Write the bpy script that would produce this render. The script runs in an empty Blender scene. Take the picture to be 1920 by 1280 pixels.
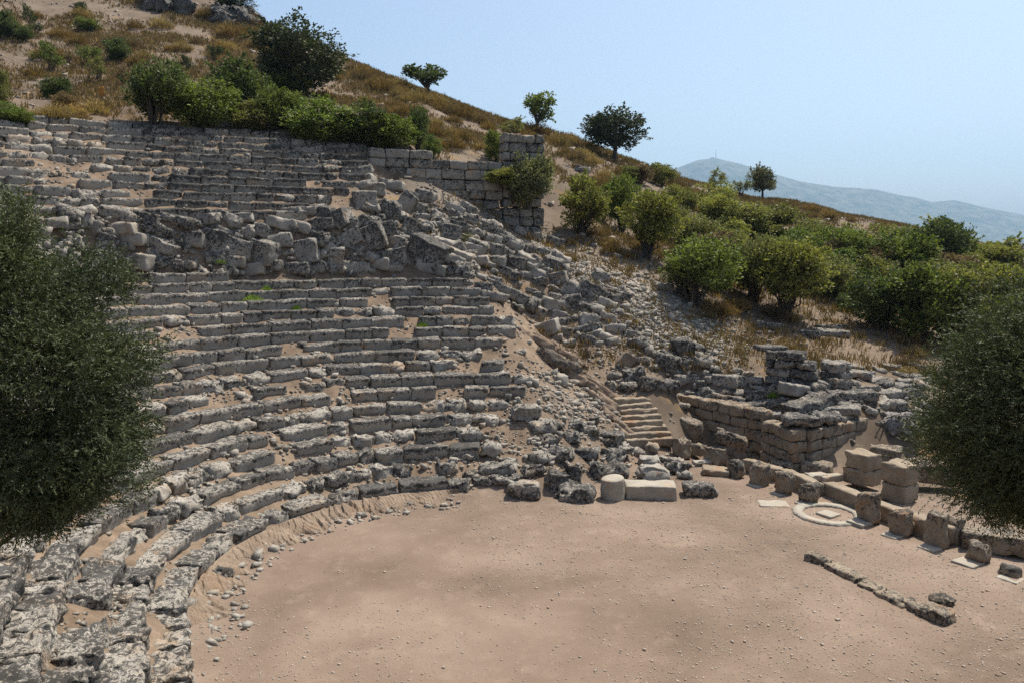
import bpy, math, random
import numpy as np
from mathutils import Vector, Matrix, Euler
random.seed(7)
RNG = np.random.default_rng(11)
SC = bpy.context.scene
COL = SC.collection
# ------------------------------------------------------------------ camera
F = 1500.0; PITCH = math.atan(185 / F); H = 8.7
CP, SP = math.cos(PITCH), math.sin(PITCH)
cam_d = bpy.data.cameras.new('camera'); cam = bpy.data.objects.new('camera', cam_d); COL.objects.link(cam)
cam_d.sensor_width = 36; cam_d.lens = 36 * F / 1920; cam_d.clip_start = 0.1; cam_d.clip_end = 40000
cam.location = (0, 0, H); cam.rotation_euler = (math.pi / 2 - PITCH, 0, 0)
SC.camera = cam
# ------------------------------------------------------------------ sky, sun, exposure
SUN_AZ = math.radians(43)      # clockwise from +Y
SUN_EL = math.radians(64)
w = bpy.data.worlds.new('World'); SC.world = w; w.use_nodes = True
nt = w.node_tree; nt.nodes.clear()
sky = nt.nodes.new('ShaderNodeTexSky'); sky.sky_type = 'NISHITA'; sky.sun_disc = False
sky.sun_elevation = SUN_EL; sky.sun_rotation = SUN_AZ
sky.air_density = 1.0; sky.dust_density = 3.2; sky.ozone_density = 1.0; sky.altitude = 100
bg = nt.nodes.new('ShaderNodeBackground'); bg.inputs['Strength'].default_value = 0.108
wo = nt.nodes.new('ShaderNodeOutputWorld')
nt.links.new(sky.outputs[0], bg.inputs[0]); nt.links.new(bg.outputs[0], wo.inputs[0])
sd = bpy.data.lights.new('sun', 'SUN'); sun = bpy.data.objects.new('sun', sd); COL.objects.link(sun)
sd.energy = 4.8; sd.angle = math.radians(0.53); sd.color = (1.0, 0.93, 0.82)
SDIR = Vector((math.sin(SUN_AZ) * math.cos(SUN_EL), math.cos(SUN_AZ) * math.cos(SUN_EL), math.sin(SUN_EL)))
sun.rotation_euler = SDIR.to_track_quat('Z', 'Y').to_euler(); sun.location = (30, 30, 60)
SC.view_settings.view_transform = 'Standard'; SC.view_settings.look = 'None'
SC.view_settings.gamma = 1; SC.view_settings.exposure = 0.60; SC.view_settings.use_curve_mapping = False
SC.render.engine = 'CYCLES'
cy = SC.cycles
cy.max_bounces = 6; cy.diffuse_bounces = 3; cy.transparent_max_bounces = 8; cy.volume_bounces = 0
cy.use_denoising = False; cy.use_adaptive_sampling = False; cy.sample_clamp_indirect = 4

# ------------------------------------------------------------------ projection helpers
def ray(px, py):
    u = px - 960.; v = py - 640.
    return np.array([u, F * CP - v * SP, -F * SP - v * CP])
def at_y(px, py, Y):
    r = ray(px, py); return r * (Y / r[1]) + np.array([0, 0, H])
def at_z(px, py, z):
    r = ray(px, py); return r * ((z - H) / r[2]) + np.array([0, 0, H])
def proj(x, y, z):
    z = z - H; d = y * CP - z * SP; up = y * SP + z * CP
    d = np.where(np.abs(d) < 1e-3, 1e-3, d)
    return 960 + F * x / d, 640 - F * up / d, d

# ------------------------------------------------------------------ noise
def _h(ix, iy, iz, s):
    n = (ix * 374761393 + iy * 668265263 + iz * 2147483647 + s * 1274126177) & 0xffffffff
    n = ((n ^ (n >> 13)) * 1274126177) & 0xffffffff
    n = ((n ^ (n >> 16)) * 2246822519) & 0xffffffff
    return ((n ^ (n >> 15)) & 0xffffff) / float(0xffffff) * 2 - 1
def noise(p, s=0):
    p = np.asarray(p, float); i = np.floor(p).astype(np.int64); f = p - i
    u = f * f * (3 - 2 * f); o = 0
    for dx in (0, 1):
        wx = u[..., 0] if dx else 1 - u[..., 0]
        for dy in (0, 1):
            wy = u[..., 1] if dy else 1 - u[..., 1]
            for dz in (0, 1):
                wz = u[..., 2] if dz else 1 - u[..., 2]
                o = o + wx * wy * wz * _h(i[..., 0] + dx, i[..., 1] + dy, i[..., 2] + dz, s)
    return o
def fbm(p, s=0, oct=3):
    o = 0; a = 1.0; p = np.asarray(p, float)
    for k in range(oct):
        o = o + a * noise(p, s + 17 * k); p = p * 2.03 + 5.1; a *= 0.5
    return o
def n2(x, y, sc, s=0, oct=3):
    return fbm(np.stack([x * sc, y * sc, np.zeros_like(x) + 0.37 * s], -1), s, oct)
def smooth(a, b, x):
    t = np.clip((x - a) / (b - a), 0, 1); return t * t * (3 - 2 * t)

# ------------------------------------------------------------------ cavea geometry (a theatre cut into the slope)
CX, CY = -1.0, 19.9
R0, DR, Z0, DZ = 6.9, 0.76, 0.59, 0.40          # lower tiers
RU, ZU, DU, HU = 21.0, 10.2, 0.76, 0.43         # upper tiers
NLOW, NUP = 18, 12
def stretch(th):                                 # the upper tiers open out on both sides
    d = np.degrees(th)
    return 1 + 0.11 * np.clip((d - 118) / 38, 0, 1.6) ** 1.6 + 0.03 * np.clip((112 - d) / 12, 0, 1.5) ** 1.5
def horn(th):                                    # the near end of the horseshoe runs straight
    return 1 / np.cos(np.clip(th - math.radians(203), 0, math.radians(30)))
def row_rz(n, th):
    if n <= NLOW: return (R0 + (n - 1) * DR) * float(horn(th)), Z0 + (n - 1) * DZ
    k = n - NLOW
    return (RU + (k - 1) * DU) * stretch(th), ZU + (k - 1) * HU
PR = np.array([0, R0 - 1.0, R0 - .12, R0 + .05, R0 + 17.3 * DR, RU - .15, RU + 11.6 * DU, RU + 13 * DU])
PZ = np.array([0, 0.0, 0.16, 0.19, Z0 + 17.3 * DZ - .40, ZU - .5, ZU + 11.6 * HU - .38, ZU + 12 * HU])
def cavea_z(x, y):
    r = np.hypot(x - CX, y - CY); th = np.arctan2(y - CY, x - CX); th = np.where(th < -0.35, th + 2 * math.pi, th)
    s = stretch(th); b = smooth(19.0, 21.0, r)
    rr = r / (1 + (s - 1) * b) / horn(th)
    return np.interp(rr, PR, PZ), rr, th
_edge_r = np.array([6.0, 7.7, 9.2, 10.7, 12.2, 14.5, 16, 17.5, 19, 21, 24, 26, 29.4, 32])
_edge_px = np.array([905, 1000, 985, 975, 1000, 942, 945, 940, 890, 610, 655, 690, 740, 760])
def edge_theta():
    out = []
    for r, p in zip(_edge_r, _edge_px):
        z = np.interp(r, PR, PZ); t = np.radians(np.linspace(60, 150, 600)); k = r * (stretch(t) if r > 20 else 1)
        X, _, _ = proj(CX + k * np.cos(t), CY + k * np.sin(t), z)
        out.append(t[np.argmin(np.abs(X - p))])
    return np.array(out)
EDGE_T = edge_theta()

# ------------------------------------------------------------------ terrain: anchors -> thin plate spline
A = []
def ay(px, py, Y): A.append(at_y(px, py, Y))
def az(px, py, z): A.append(at_z(px, py, z))
SKY = [(300, -60, 116), (480, 35, 110), (560, 85, 105), (660, 120, 100), (750, 157, 98), (840, 187, 95), (920, 216, 92), (1000, 240, 90), (1080, 264, 90),
       (1150, 297, 88), (1210, 314, 88), (1300, 347, 90), (1440, 374, 100), (1530, 391, 105), (1640, 414, 110), (1740, 442, 115), (1800, 466, 120), (1900, 486, 125)]
for px, py, Y in SKY:
    ay(px, py, Y); q = at_y(px, py, Y)
    A.append(np.array([q[0] * 1.35, Y + 34, q[2] - 5])); A.append(np.array([q[0] * 1.9, Y + 90, q[2] - 20]))
for t in [(0, 0, 98), (0, -120, 125), (200, 0, 104), (390, 0, 110), (-300, -50, 95), (100, 200, 55), (0, 215, 54), (300, 205, 54), (300, 130, 72), (100, 100, 78), (500, 200, 59), (420, 110, 82),
          (650, 180, 76), (700, 255, 56), (850, 275, 60), (900, 235, 76), (1000, 300, 62), (1050, 330, 60), (1055, 440, 51.5), (1020, 452, 50),
          (1130, 400, 60), (1280, 562, 44.5), (1480, 592, 46.5), (1200, 480, 50), (1400, 480, 59), (1300, 420, 64), (1500, 450, 72), (1600, 425, 95),
          (1600, 520, 58), (1700, 560, 54), (1700, 500, 66), (1850, 600, 50), (1850, 520, 75), (1900, 700, 40), (1620, 628, 44.5), (1540, 640, 43), (1690, 700, 39),
          (1400, 640, 42), (1250, 640, 39.5), (1150, 560, 41.5), (1100, 540, 41.5), (760, 350, 46), (880, 405, 46), (700, 345, 45.5), (800, 425, 43), (950, 500, 42), (900, 470, 42)]: ay(*t)
for t in [(1000, 600, 4.9), (1050, 700, 2.9), (960, 720, 2.9), (1100, 780, 1.7), (1180, 845, .35), (1100, 850, .75), (1050, 830, 1.25), (1200, 890, .1), (1300, 700, 2.7), (1380, 715, 2.4), (1560, 690, 2.7), (1650, 720, 2.2),
          (1190, 735, 2.05), (1240, 720, 2.3), (1270, 735, 2.0), (1350, 740, 1.95), (1430, 750, 1.8), (1500, 775, 1.6), (1580, 790, 1.5), (1660, 780, 1.5), (1760, 780, 1.3), (1900, 800, 1.0),
          (1270, 815, 0), (1340, 830, 0), (1420, 838, 0), (1450, 870, 0), (1500, 890, 0), (1560, 890, 0), (1640, 860, 0.1), (1720, 850, 0.1), (1800, 870, .1), (1920, 900, .1)]: az(*t)
for t in [(1240, 880), (1300, 900), (1400, 870), (1400, 930), (1500, 910), (1600, 935), (1750, 950), (1850, 1000), (1900, 1100), (1300, 1000), (1600, 1100), (1800, 1250), (1000, 1100), (1000, 960),
          (1150, 960), (700, 1200), (1300, 1250), (2200, 1200), (2300, 1000), (2400, 800)]: az(t[0], t[1], 0)
for x, y in [(18, 12), (26, 16), (24, 4)]: A.append(np.array([x, y, 0. if y > 5 or x > 9 else 0.0]))
for x, y, z in [(60, 40, -1), (90, 20, -8), (70, 70, 1), (110, 90, -8), (40, 20, 0), (-60, 60, 24), (-70, 100, 38), (-60, 20, 20), (-120, 60, 38), (-110, 150, 50), (-60, -20, 18), (160, 60, -18), (160, 160, -18), (0, 240, 10)]: A.append(np.array([x, y, float(z)]))
for i, r in enumerate(np.linspace(7.2, 29.8, 11)):
    e = np.interp(r, _edge_r, EDGE_T)
    for j, t in enumerate(np.linspace(e, math.radians(262), 10)):
        k = r * (stretch(t) if r > 20 else 1)
        x, y = CX + k * math.cos(t) * float(horn(t)), CY + k * math.sin(t) * float(horn(t))
        A.append(np.array([x, y, float(cavea_z(np.array(x), np.array(y))[0])]))
A = np.array(A)
def tps_fit(P, lam=0.08):
    n = len(P); d2 = ((P[:, None, :2] - P[None, :, :2]) ** 2).sum(-1); K = np.where(d2 > 0, d2 * np.log(d2 + 1e-12) * .5, 0)
    Q = np.c_[np.ones(n), P[:, :2]]; M = np.zeros((n + 3, n + 3)); M[:n, :n] = K + lam * np.eye(n); M[:n, n:] = Q; M[n:, :n] = Q.T
    return np.linalg.solve(M, np.r_[P[:, 2], 0, 0, 0])
TW = tps_fit(A)
def tps(x, y):
    o = np.empty(x.shape).ravel(); X = x.ravel(); Y = y.ravel()
    for s in range(0, len(X), 20000):
        a, b = X[s:s + 20000], Y[s:s + 20000]
        d2 = (a[:, None] - A[None, :, 0]) ** 2 + (b[:, None] - A[None, :, 1]) ** 2
        o[s:s + 20000] = (d2 * np.log(d2 + 1e-12) * .5) @ TW[:-3] + TW[-3] + TW[-2] * a + TW[-1] * b
    return o.reshape(x.shape)
PLAIN = -30.0
def height(x, y):
    x = np.asarray(x, float); y = np.asarray(y, float)
    far = smooth(130, 420, np.hypot(x, y - 30))
    xc = np.clip(x, -170, 170); yc = np.clip(y, -40, 260)
    zt = tps(xc, yc)
    zt = np.minimum(zt, 70)
    zc, r, th = cavea_z(x, y)
    e = np.interp(r, _edge_r, EDGE_T)
    m = smooth(-1.1, 0.5, (th - e) * np.maximum(r, 4)) * (1 - smooth(30.0, 32.5, r)) * (1 - smooth(math.radians(268), math.radians(284), th))
    orch = (r < R0 - .9)
    m = np.where(orch, 1, m)
    z = zt * (1 - m) + zc * m
    # flat floor in front of the stage
    fl = smooth(.55, 0.15, np.abs(z)) * (r < 13.5)
    z = z * (1 - fl * (1 - smooth(R0 - .9, R0 - .2, r) * m))
    amp = np.where(orch, .012, .07) * (1 - .6 * fl)
    z = z + amp * n2(x, y, .9, 3, 4) + np.where(r > 31, .16, .03) * n2(x, y, .37, 15, 3) * (1 - orch) * (1 - fl) + np.where(r > 31, .35, 0) * n2(x, y, .11, 5, 3) * (1 - m)
    z = z + .09 * m * (r > R0 + .2) * n2(x, y, 1.7, 9, 2)
    return z * (1 - far) + (PLAIN + 0.0 * x) * far
def axis(lo, hi, f0, f1, step, gr):
    a = list(np.arange(f0, f1, step)); s = step; v = f0; left = []
    while v > lo: s *= gr; v -= s; left.append(v)
    s = step; v = a[-1]; right = []
    while v < hi: s *= gr; v += s; right.append(v)
    return np.array(left[::-1] + a + right)
GX = axis(-8500, 8500, -24, 28, .23, 1.06); GY = axis(-1500, 8800, 4, 60, .23, 1.05)
MX, MY = np.meshgrid(GX, GY); GZ = height(MX, MY)
def zat(x, y):
    i = int(np.clip(np.searchsorted(GX, x) - 1, 0, len(GX) - 2)); j = int(np.clip(np.searchsorted(GY, y) - 1, 0, len(GY) - 2))
    fx = (x - GX[i]) / (GX[i + 1] - GX[i]); fy = (y - GY[j]) / (GY[j + 1] - GY[j])
    return float((GZ[j, i] * (1 - fx) + GZ[j, i + 1] * fx) * (1 - fy) + (GZ[j + 1, i] * (1 - fx) + GZ[j + 1, i + 1] * fx) * fy)
def zats(x, y):
    i = np.clip(np.searchsorted(GX, x) - 1, 0, len(GX) - 2); j = np.clip(np.searchsorted(GY, y) - 1, 0, len(GY) - 2)
    fx = (x - GX[i]) / (GX[i + 1] - GX[i]); fy = (y - GY[j]) / (GY[j + 1] - GY[j])
    return (GZ[j, i] * (1 - fx) + GZ[j, i + 1] * fx) * (1 - fy) + (GZ[j + 1, i] * (1 - fx) + GZ[j + 1, i + 1] * fx) * fy
_YS = np.concatenate([np.arange(7, 60, .08), np.arange(60, 150, .3)])
def hit(px, py):
    r = ray(px, py); t = _YS / r[1]; x = r[0] * t; z = H + r[2] * t
    g = zats(x, _YS); k = np.argmax(g > z)
    if not (g > z).any():
        k = np.argmin(np.where(_YS > 20, z - g, 1e9))
    return np.array([x[k], _YS[k], g[k]])

# ------------------------------------------------------------------ node helpers and materials
def new_mat(name):
    m = bpy.data.materials.new(name); m.use_nodes = True; t = m.node_tree; t.nodes.clear()
    o = t.nodes.new('ShaderNodeOutputMaterial'); b = t.nodes.new('ShaderNodeBsdfPrincipled'); t.links.new(b.outputs[0], o.inputs[0])
    b.inputs['Roughness'].default_value = .92; b.inputs['Specular IOR Level'].default_value = .15
    return m, t, b
def N(t, typ, **kw):
    n = t.nodes.new(typ)
    for k, v in kw.items():
        if k in n.inputs: n.inputs[k].default_value = v
        else: setattr(n, k, v)
    return n
def pos(t): return t.nodes.new('ShaderNodeNewGeometry').outputs['Position']
def tnoise(t, vec, scale, detail=6, rough=.6, dist=0):
    n = N(t, 'ShaderNodeTexNoise', Scale=scale, Detail=detail, Roughness=rough, Distortion=dist); t.links.new(vec, n.inputs['Vector']); return n.outputs['Fac']
def ramp(t, fac, stops):
    r = t.nodes.new('ShaderNodeValToRGB'); t.links.new(fac, r.inputs[0]); el = r.color_ramp.elements
    while len(el) < len(stops): el.new(.5)
    for e, (p, c) in zip(el, stops): e.position = p; e.color = (*c, 1) if len(c) == 3 else c
    return r.outputs[0]
def mix(t, fac, a, b, mode='MIX'):
    m = t.nodes.new('ShaderNodeMix'); m.data_type = 'RGBA'; m.blend_type = mode
    for s, v in ((m.inputs['Factor'], fac), (m.inputs['A'], a), (m.inputs['B'], b)):
        if isinstance(v, bpy.types.NodeSocket): t.links.new(v, s)
        elif isinstance(v, (int, float)): s.default_value = v
        else: s.default_value = (*v, 1)
    return m.outputs['Result']
def math_(t, op, a, b=None, clamp=False):
    m = t.nodes.new('ShaderNodeMath'); m.operation = op; m.use_clamp = clamp
    for s, v in ((m.inputs[0], a), (m.inputs[1], b)):
        if v is None: continue
        if isinstance(v, bpy.types.NodeSocket): t.links.new(v, s)
        else: s.default_value = v
    return m.outputs[0]
def attr(t, name, out='Fac'):
    a = t.nodes.new('ShaderNodeAttribute'); a.attribute_name = name; return a.outputs[out]
def sstep(t, x, lo, hi):
    m = t.nodes.new('ShaderNodeMapRange'); m.interpolation_type = 'SMOOTHSTEP'
    t.links.new(x, m.inputs[0]); m.inputs[1].default_value = lo; m.inputs[2].default_value = hi; return m.outputs[0]
def bump(t, b, h, strength, dist):
    n = N(t, 'ShaderNodeBump', Strength=strength, Distance=dist); t.links.new(h, n.inputs['Height']); t.links.new(n.outputs[0], b.inputs['Normal'])

def stone_mat(name, light, mid, stain, lich_col=(.028, .027, .025), lichen=True, bumpd=.03):
    m, t, b = new_mat(name); p = pos(t)
    base = ramp(t, tnoise(t, p, 1.7, 5, .65), [(.3, mid), (.62, light)])
    base = mix(t, sstep(t, tnoise(t, p, .9, 4, .7), .52, .68), base, stain)
    fine = tnoise(t, p, 38, 4, .7)
    base = mix(t, .5, base, ramp(t, fine, [(.3, (.45, .45, .45)), (.7, (1.25, 1.25, 1.25))]), 'MULTIPLY')
    if lichen:
        l = attr(t, 'lich')
        n1 = math_(t, 'ADD', tnoise(t, p, 8.0, 9, .74, .6), math_(t, 'MULTIPLY', l, .40))
        k1 = sstep(t, n1, .655, .69)
        n2_ = math_(t, 'ADD', tnoise(t, p, 27, 6, .72), math_(t, 'MULTIPLY', l, .26))
        k2 = math_(t, 'MULTIPLY', sstep(t, n2_, .62, .69), .8)
        base = mix(t, math_(t, 'MULTIPLY', math_(t, 'MAXIMUM', k1, k2), .93), base, lich_col)
        grey = sstep(t, math_(t, 'ADD', tnoise(t, p, 2.6, 6, .65, .3), math_(t, 'MULTIPLY', l, .22)), .55, .72)
        base = mix(t, math_(t, 'MULTIPLY', grey, .30), base, (.14, .137, .13))
    t.links.new(base, b.inputs['Base Color'])
    h = math_(t, 'ADD', tnoise(t, p, 7, 9, .68), math_(t, 'MULTIPLY', tnoise(t, p, 30, 5, .7), .35))
    bump(t, b, h, .9, bumpd)
    return m
M_SEAT = stone_mat('limestone_lichen', (.375, .345, .295), (.25, .225, .188), (.34, .265, .19))
M_RUBBLE = stone_mat('limestone_rubble', (.345, .318, .272), (.215, .196, .165), (.32, .25, .18))
M_ASHLAR = stone_mat('ashlar_grey', (.32, .295, .25), (.20, .185, .16), (.36, .25, .15))
M_STAGE = stone_mat('stage_sandstone', (.30, .245, .18), (.19, .155, .112), (.25, .16, .095))
M_PALE = stone_mat('pale_slab', (.37, .335, .275), (.27, .245, .20), (.36, .28, .20))
M_PEBBLE = stone_mat('pebbles', (.40, .345, .285), (.26, .215, .17), (.36, .26, .19), lichen=False)
M_ROCK = stone_mat('bedrock', (.265, .205, .15), (.15, .11, .08), (.22, .155, .105), bumpd=.04)
M_GREYROCK = stone_mat('weathered_crag', (.30, .285, .26), (.19, .18, .165), (.26, .21, .16), bumpd=.06)

def ground_mat():
    m, t, b = new_mat('ground_soil'); p = pos(t)
    sep = t.nodes.new('ShaderNodeSeparateColor'); t.links.new(attr(t, 'zone', 'Color'), sep.inputs[0])
    R, G, B = sep.outputs
    big = tnoise(t, p, .22, 5, .6); med = tnoise(t, p, 1.4, 6, .65); fine = tnoise(t, p, 26, 5, .75); vf = tnoise(t, p, 80, 3, .7)
    orch = ramp(t, big, [(.32, (.135, .098, .072)), (.5, (.176, .131, .098)), (.68, (.222, .172, .132))])
    orch = mix(t, math_(t, 'MULTIPLY', sstep(t, med, .5, .72), .5), orch, (.245, .19, .145))
    hill = ramp(t, tnoise(t, p, .33, 6, .65), [(.3, (.085, .063, .043)), (.5, (.130, .099, .071)), (.7, (.178, .142, .107))])
    hill = mix(t, sstep(t, tnoise(t, p, .6, 5, .7), .55, .66), hill, (.19, .125, .06))
    earth = ramp(t, med, [(.3, (.10, .072, .048)), (.65, (.215, .16, .113))])
    talus = ramp(t, tnoise(t, p, 4, 6, .7), [(.3, (.13, .115, .098)), (.6, (.29, .262, .222))])
    far = ramp(t, tnoise(t, p, .004, 6, .6), [(.35, (.06, .08, .035)), (.65, (.17, .15, .09))])
    c = mix(t, R, hill, orch); c = mix(t, B, c, earth); c = mix(t, G, c, talus)
    c = mix(t, attr(t, 'farz'), c, far)
    c = mix(t, .55, c, ramp(t, fine, [(.25, (.6, .58, .55)), (.5, (1, 1, 1)), (.75, (1.3, 1.3, 1.28))]), 'MULTIPLY')
    c = mix(t, .8, c, ramp(t, tnoise(t, p, .12, 4, .6, .6), [(.38, (.76, .73, .71)), (.62, (1.17, 1.17, 1.17))]), 'MULTIPLY')
    c = mix(t, math_(t, 'MULTIPLY', sstep(t, vf, .60, .68), .8), c, (.36, .30, .24)); c = mix(t, math_(t, 'MULTIPLY', sstep(t, tnoise(t, p, 55, 4, .7), .62, .68), .5), c, (.09, .068, .05))
    c = mix(t, math_(t, 'MULTIPLY', sstep(t, tnoise(t, p, 11, 3, .6), .68, .75), .7), c, (.47, .41, .34))
    t.links.new(c, b.inputs['Base Color'])
    bump(t, b, math_(t, 'ADD', med, math_(t, 'MULTIPLY', fine, .3)), .6, .04)
    return m
M_GROUND = ground_mat()

def leaf_mat(name, trans=.25, rough=.5, spec=.35, var=.45):
    m, t, b = new_mat(name)
    oi = t.nodes.new('ShaderNodeObjectInfo'); g = t.nodes.new('ShaderNodeNewGeometry')
    v = ramp(t, g.outputs['Random Per Island'], [(0, (1 - var,) * 3), (.5, (1,) * 3), (1, (1 + var, 1 + var * .9, 1 + var * .5))])
    c = mix(t, 1.0, oi.outputs['Color'], v, 'MULTIPLY')
    cl = tnoise(t, pos(t), .9, 3, .6)
    c = mix(t, .8, c, ramp(t, cl, [(.32, (.62, .66, .66)), (.68, (1.35, 1.25, 1.0))]), 'MULTIPLY')
    c = mix(t, 1.0, c, (1.6, 1.5, 1.4), 'MULTIPLY'); t.links.new(c, b.inputs['Base Color']); b.inputs['Roughness'].default_value = rough; b.inputs['Specular IOR Level'].default_value = spec
    tr = t.nodes.new('ShaderNodeBsdfTranslucent'); t.links.new(mix(t, 1.0, c, (1.05, 1.2, .65), 'MULTIPLY'), tr.inputs[0])
    ms = t.nodes.new('ShaderNodeMixShader'); ms.inputs[0].default_value = trans
    o = [n for n in t.nodes if n.type == 'OUTPUT_MATERIAL'][0]
    t.links.new(b.outputs[0], ms.inputs[1]); t.links.new(tr.outputs[0], ms.inputs[2]); t.links.new(ms.outputs[0], o.inputs[0])
    return m
M_LEAF = leaf_mat('shrub_leaves', .32, .6, .2); M_OLIVE = leaf_mat('olive_leaves', .14, .6, .18, .45); M_DRY = leaf_mat('dry_stalks', .2, .8, .1, .4)
def bark_mat(name, c1, c2):
    m, t, b = new_mat(name); p = pos(t); n = tnoise(t, p, 9, 8, .7, .6)
    t.links.new(ramp(t, n, [(.35, c1), (.65, c2)]), b.inputs['Base Color']); bump(t, b, n, 1, .03); return m
M_BARK = bark_mat('bark', (.035, .028, .022), (.12, .10, .08)); M_DEAD = bark_mat('dead_wood', (.06, .055, .05), (.30, .28, .26))

# ------------------------------------------------------------------ mesh plumbing
def set_attr(me, name, arr):
    a = me.attributes.new(name, 'FLOAT', 'POINT'); a.data.foreach_set('value', np.asarray(arr, np.float32))
def mesh_np(name, V, Fq, mat, lich=None, smooth_=False, tri=False):
    me = bpy.data.meshes.new(name); k = Fq.shape[1]
    me.vertices.add(len(V)); me.vertices.foreach_set('co', np.asarray(V, np.float32).ravel())
    me.loops.add(Fq.size); me.loops.foreach_set('vertex_index', Fq.astype(np.int32).ravel())
    me.polygons.add(len(Fq)); me.polygons.foreach_set('loop_start', np.arange(0, Fq.size, k, dtype=np.int32))
    if smooth_: me.polygons.foreach_set('use_smooth', np.ones(len(Fq), bool))
    me.update(calc_edges=True)
    if lich is not None: set_attr(me, 'lich', lich)
    me.materials.append(mat); return me
def link(name, me, loc=(0, 0, 0), parent=None, label=None, cat=None, group=None, kind=None, rot=(0, 0, 0), scale=(1, 1, 1), color=None):
    o = bpy.data.objects.new(name, me); COL.objects.link(o); o.location = loc; o.rotation_euler = rot; o.scale = scale
    if parent is not None: o.parent = parent
    if label: o['label'] = label
    if cat: o['category'] = cat
    if group: o['group'] = group
    if kind or cat: o['kind'] = kind or 'thing'
    if color: o.color = (*color, 1)
    return o
_tpl = {}
def box_tpl(a, b, c):
    k = (a, b, c)
    if k in _tpl: return _tpl[k]
    V = []; Q = []
    def face(f, n, m):
        s = len(V)
        for i in range(n + 1):
            for j in range(m + 1): V.append(f(i, j))
        for i in range(n):
            for j in range(m):
                q = s + i * (m + 1) + j; Q.append((q, q + m + 1, q + m + 2, q + 1))
    face(lambda i, j: (i, j, c), a, b); face(lambda i, j: (i, b - j, 0), a, b)
    face(lambda i, j: (i, 0, j), a, c); face(lambda i, j: (a - i, b, j), a, c)
    face(lambda i, j: (a, i, j), b, c); face(lambda i, j: (0, b - i, j), b, c)
    V = np.array(V); U, inv = np.unique(V, axis=0, return_inverse=True); inv = inv.reshape(-1)
    r = (U / np.array([a, b, c]) * 2 - 1, inv[np.array(Q)]); _tpl[k] = r; return r
_seed = [100]
def stone(L, D, Hh, cell=.08, rnd=.05, rough=.03, lump=.03, lich=.5, toplich=.25, taper=0., low=True):
    """a worn block centred on the origin in x,y, its bottom at z=0"""
    _seed[0] += 1; s = _seed[0]
    a, b, c = (int(np.clip(round(v / cell), 3, 26)) for v in (L, D, Hh))
    U, Q = box_tpl(a, b, c); h = np.array([L, D, Hh]) / 2
    # denser lines near the edges
    U = np.sign(U) * (1 - (1 - np.abs(U)) ** 1.25)
    P = U * h; r = min(rnd, h.min() * .95)
    off = np.array([s * 3.17, s * 1.31, s * 2.07])
    rr = r * (1 + .9 * noise(P * 2.5 / max(.35, h.max()) + off, s))[:, None].clip(.25, 2); rr = np.minimum(rr, h.min() * .98)
    q = np.clip(P, -(h - rr), h - rr); d = P - q; ln = np.linalg.norm(d, axis=1, keepdims=True)
    P2 = np.where(ln > 1e-6, q + d / np.maximum(ln, 1e-6) * np.minimum(ln, rr), P)
    fr = 2.2 / max(.3, h.max())
    lumpv = np.stack([noise(P * fr + off + k * 9.1, s + k) for k in range(3)], -1) * lump
    nr = P2 / h; nr = nr ** 5 + 1e-4 * np.sign(nr); nr = nr / (np.linalg.norm(nr, axis=1, keepdims=True) + 1e-9)
    e = np.sort(np.abs(U), axis=1)[:, 1]                       # 1 at an edge
    rg = fbm(P * 5.5 + off, s + 5, 3) * rough
    chip = -np.clip(noise(P * 3.1 + off * 1.7, s + 9) - .1, 0, 1) * e ** 3 * rough * 5.5
    V = P2 + lumpv + nr * (rg + chip)[:, None]
    if taper: V[:, :2] *= (1 - taper * (V[:, 2:3] / Hh + .5))
    # worn overall skew so that no two blocks share an outline
    V[:, 2] += (V[:, 0] / L) * Hh * .10 * _h(s, 1, 1, 3) + (V[:, 1] / D) * Hh * .10 * _h(s, 2, 1, 3)
    V[:, 0] += (V[:, 2] / Hh) * L * .03 * _h(s, 3, 1, 3) + (V[:, 1] / D) * L * .05 * _h(s, 4, 1, 3)
    V[:, 2] += Hh / 2
    li = lich + toplich * (smooth(.45, .95, V[:, 2] / Hh) - .35) + .10 * noise(P * 2 + off, s + 2)
    return V, Q, li
def xf(V, yaw=0, tx=0, ty=0, loc=(0, 0, 0)):
    R = np.array(Euler((tx, ty, yaw), 'XYZ').to_matrix()); return V @ R.T + np.array(loc)
class Bag:
    def __init__(s): s.V = []; s.Q = []; s.L = []; s.n = 0
    def add(s, V, Q, li=None):
        s.V.append(V); s.Q.append(Q + s.n); s.L.append(np.full(len(V), .5) if li is None else li); s.n += len(V)
    def mesh(s, name, mat, smooth_=False): return mesh_np(name, np.concatenate(s.V), np.concatenate(s.Q), mat, np.concatenate(s.L), smooth_)
def cell_for(Y): return float(np.clip(Y * .0036, .045, .16))
ORD = 'first second third fourth fifth sixth seventh eighth ninth tenth eleventh twelfth thirteenth fourteenth fifteenth sixteenth seventeenth eighteenth nineteenth'.split()
TENS = {2: 'twenty', 3: 'thirty', 4: 'forty', 5: 'fifty', 6: 'sixty', 7: 'seventy', 8: 'eighty', 9: 'ninety'}
def ordw(n):
    if n <= 19: return ORD[n - 1]
    if n % 10 == 0: return TENS[n // 10][:-1] + 'ieth'
    return TENS[n // 10] + '-' + ORD[n % 10 - 1]

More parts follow.
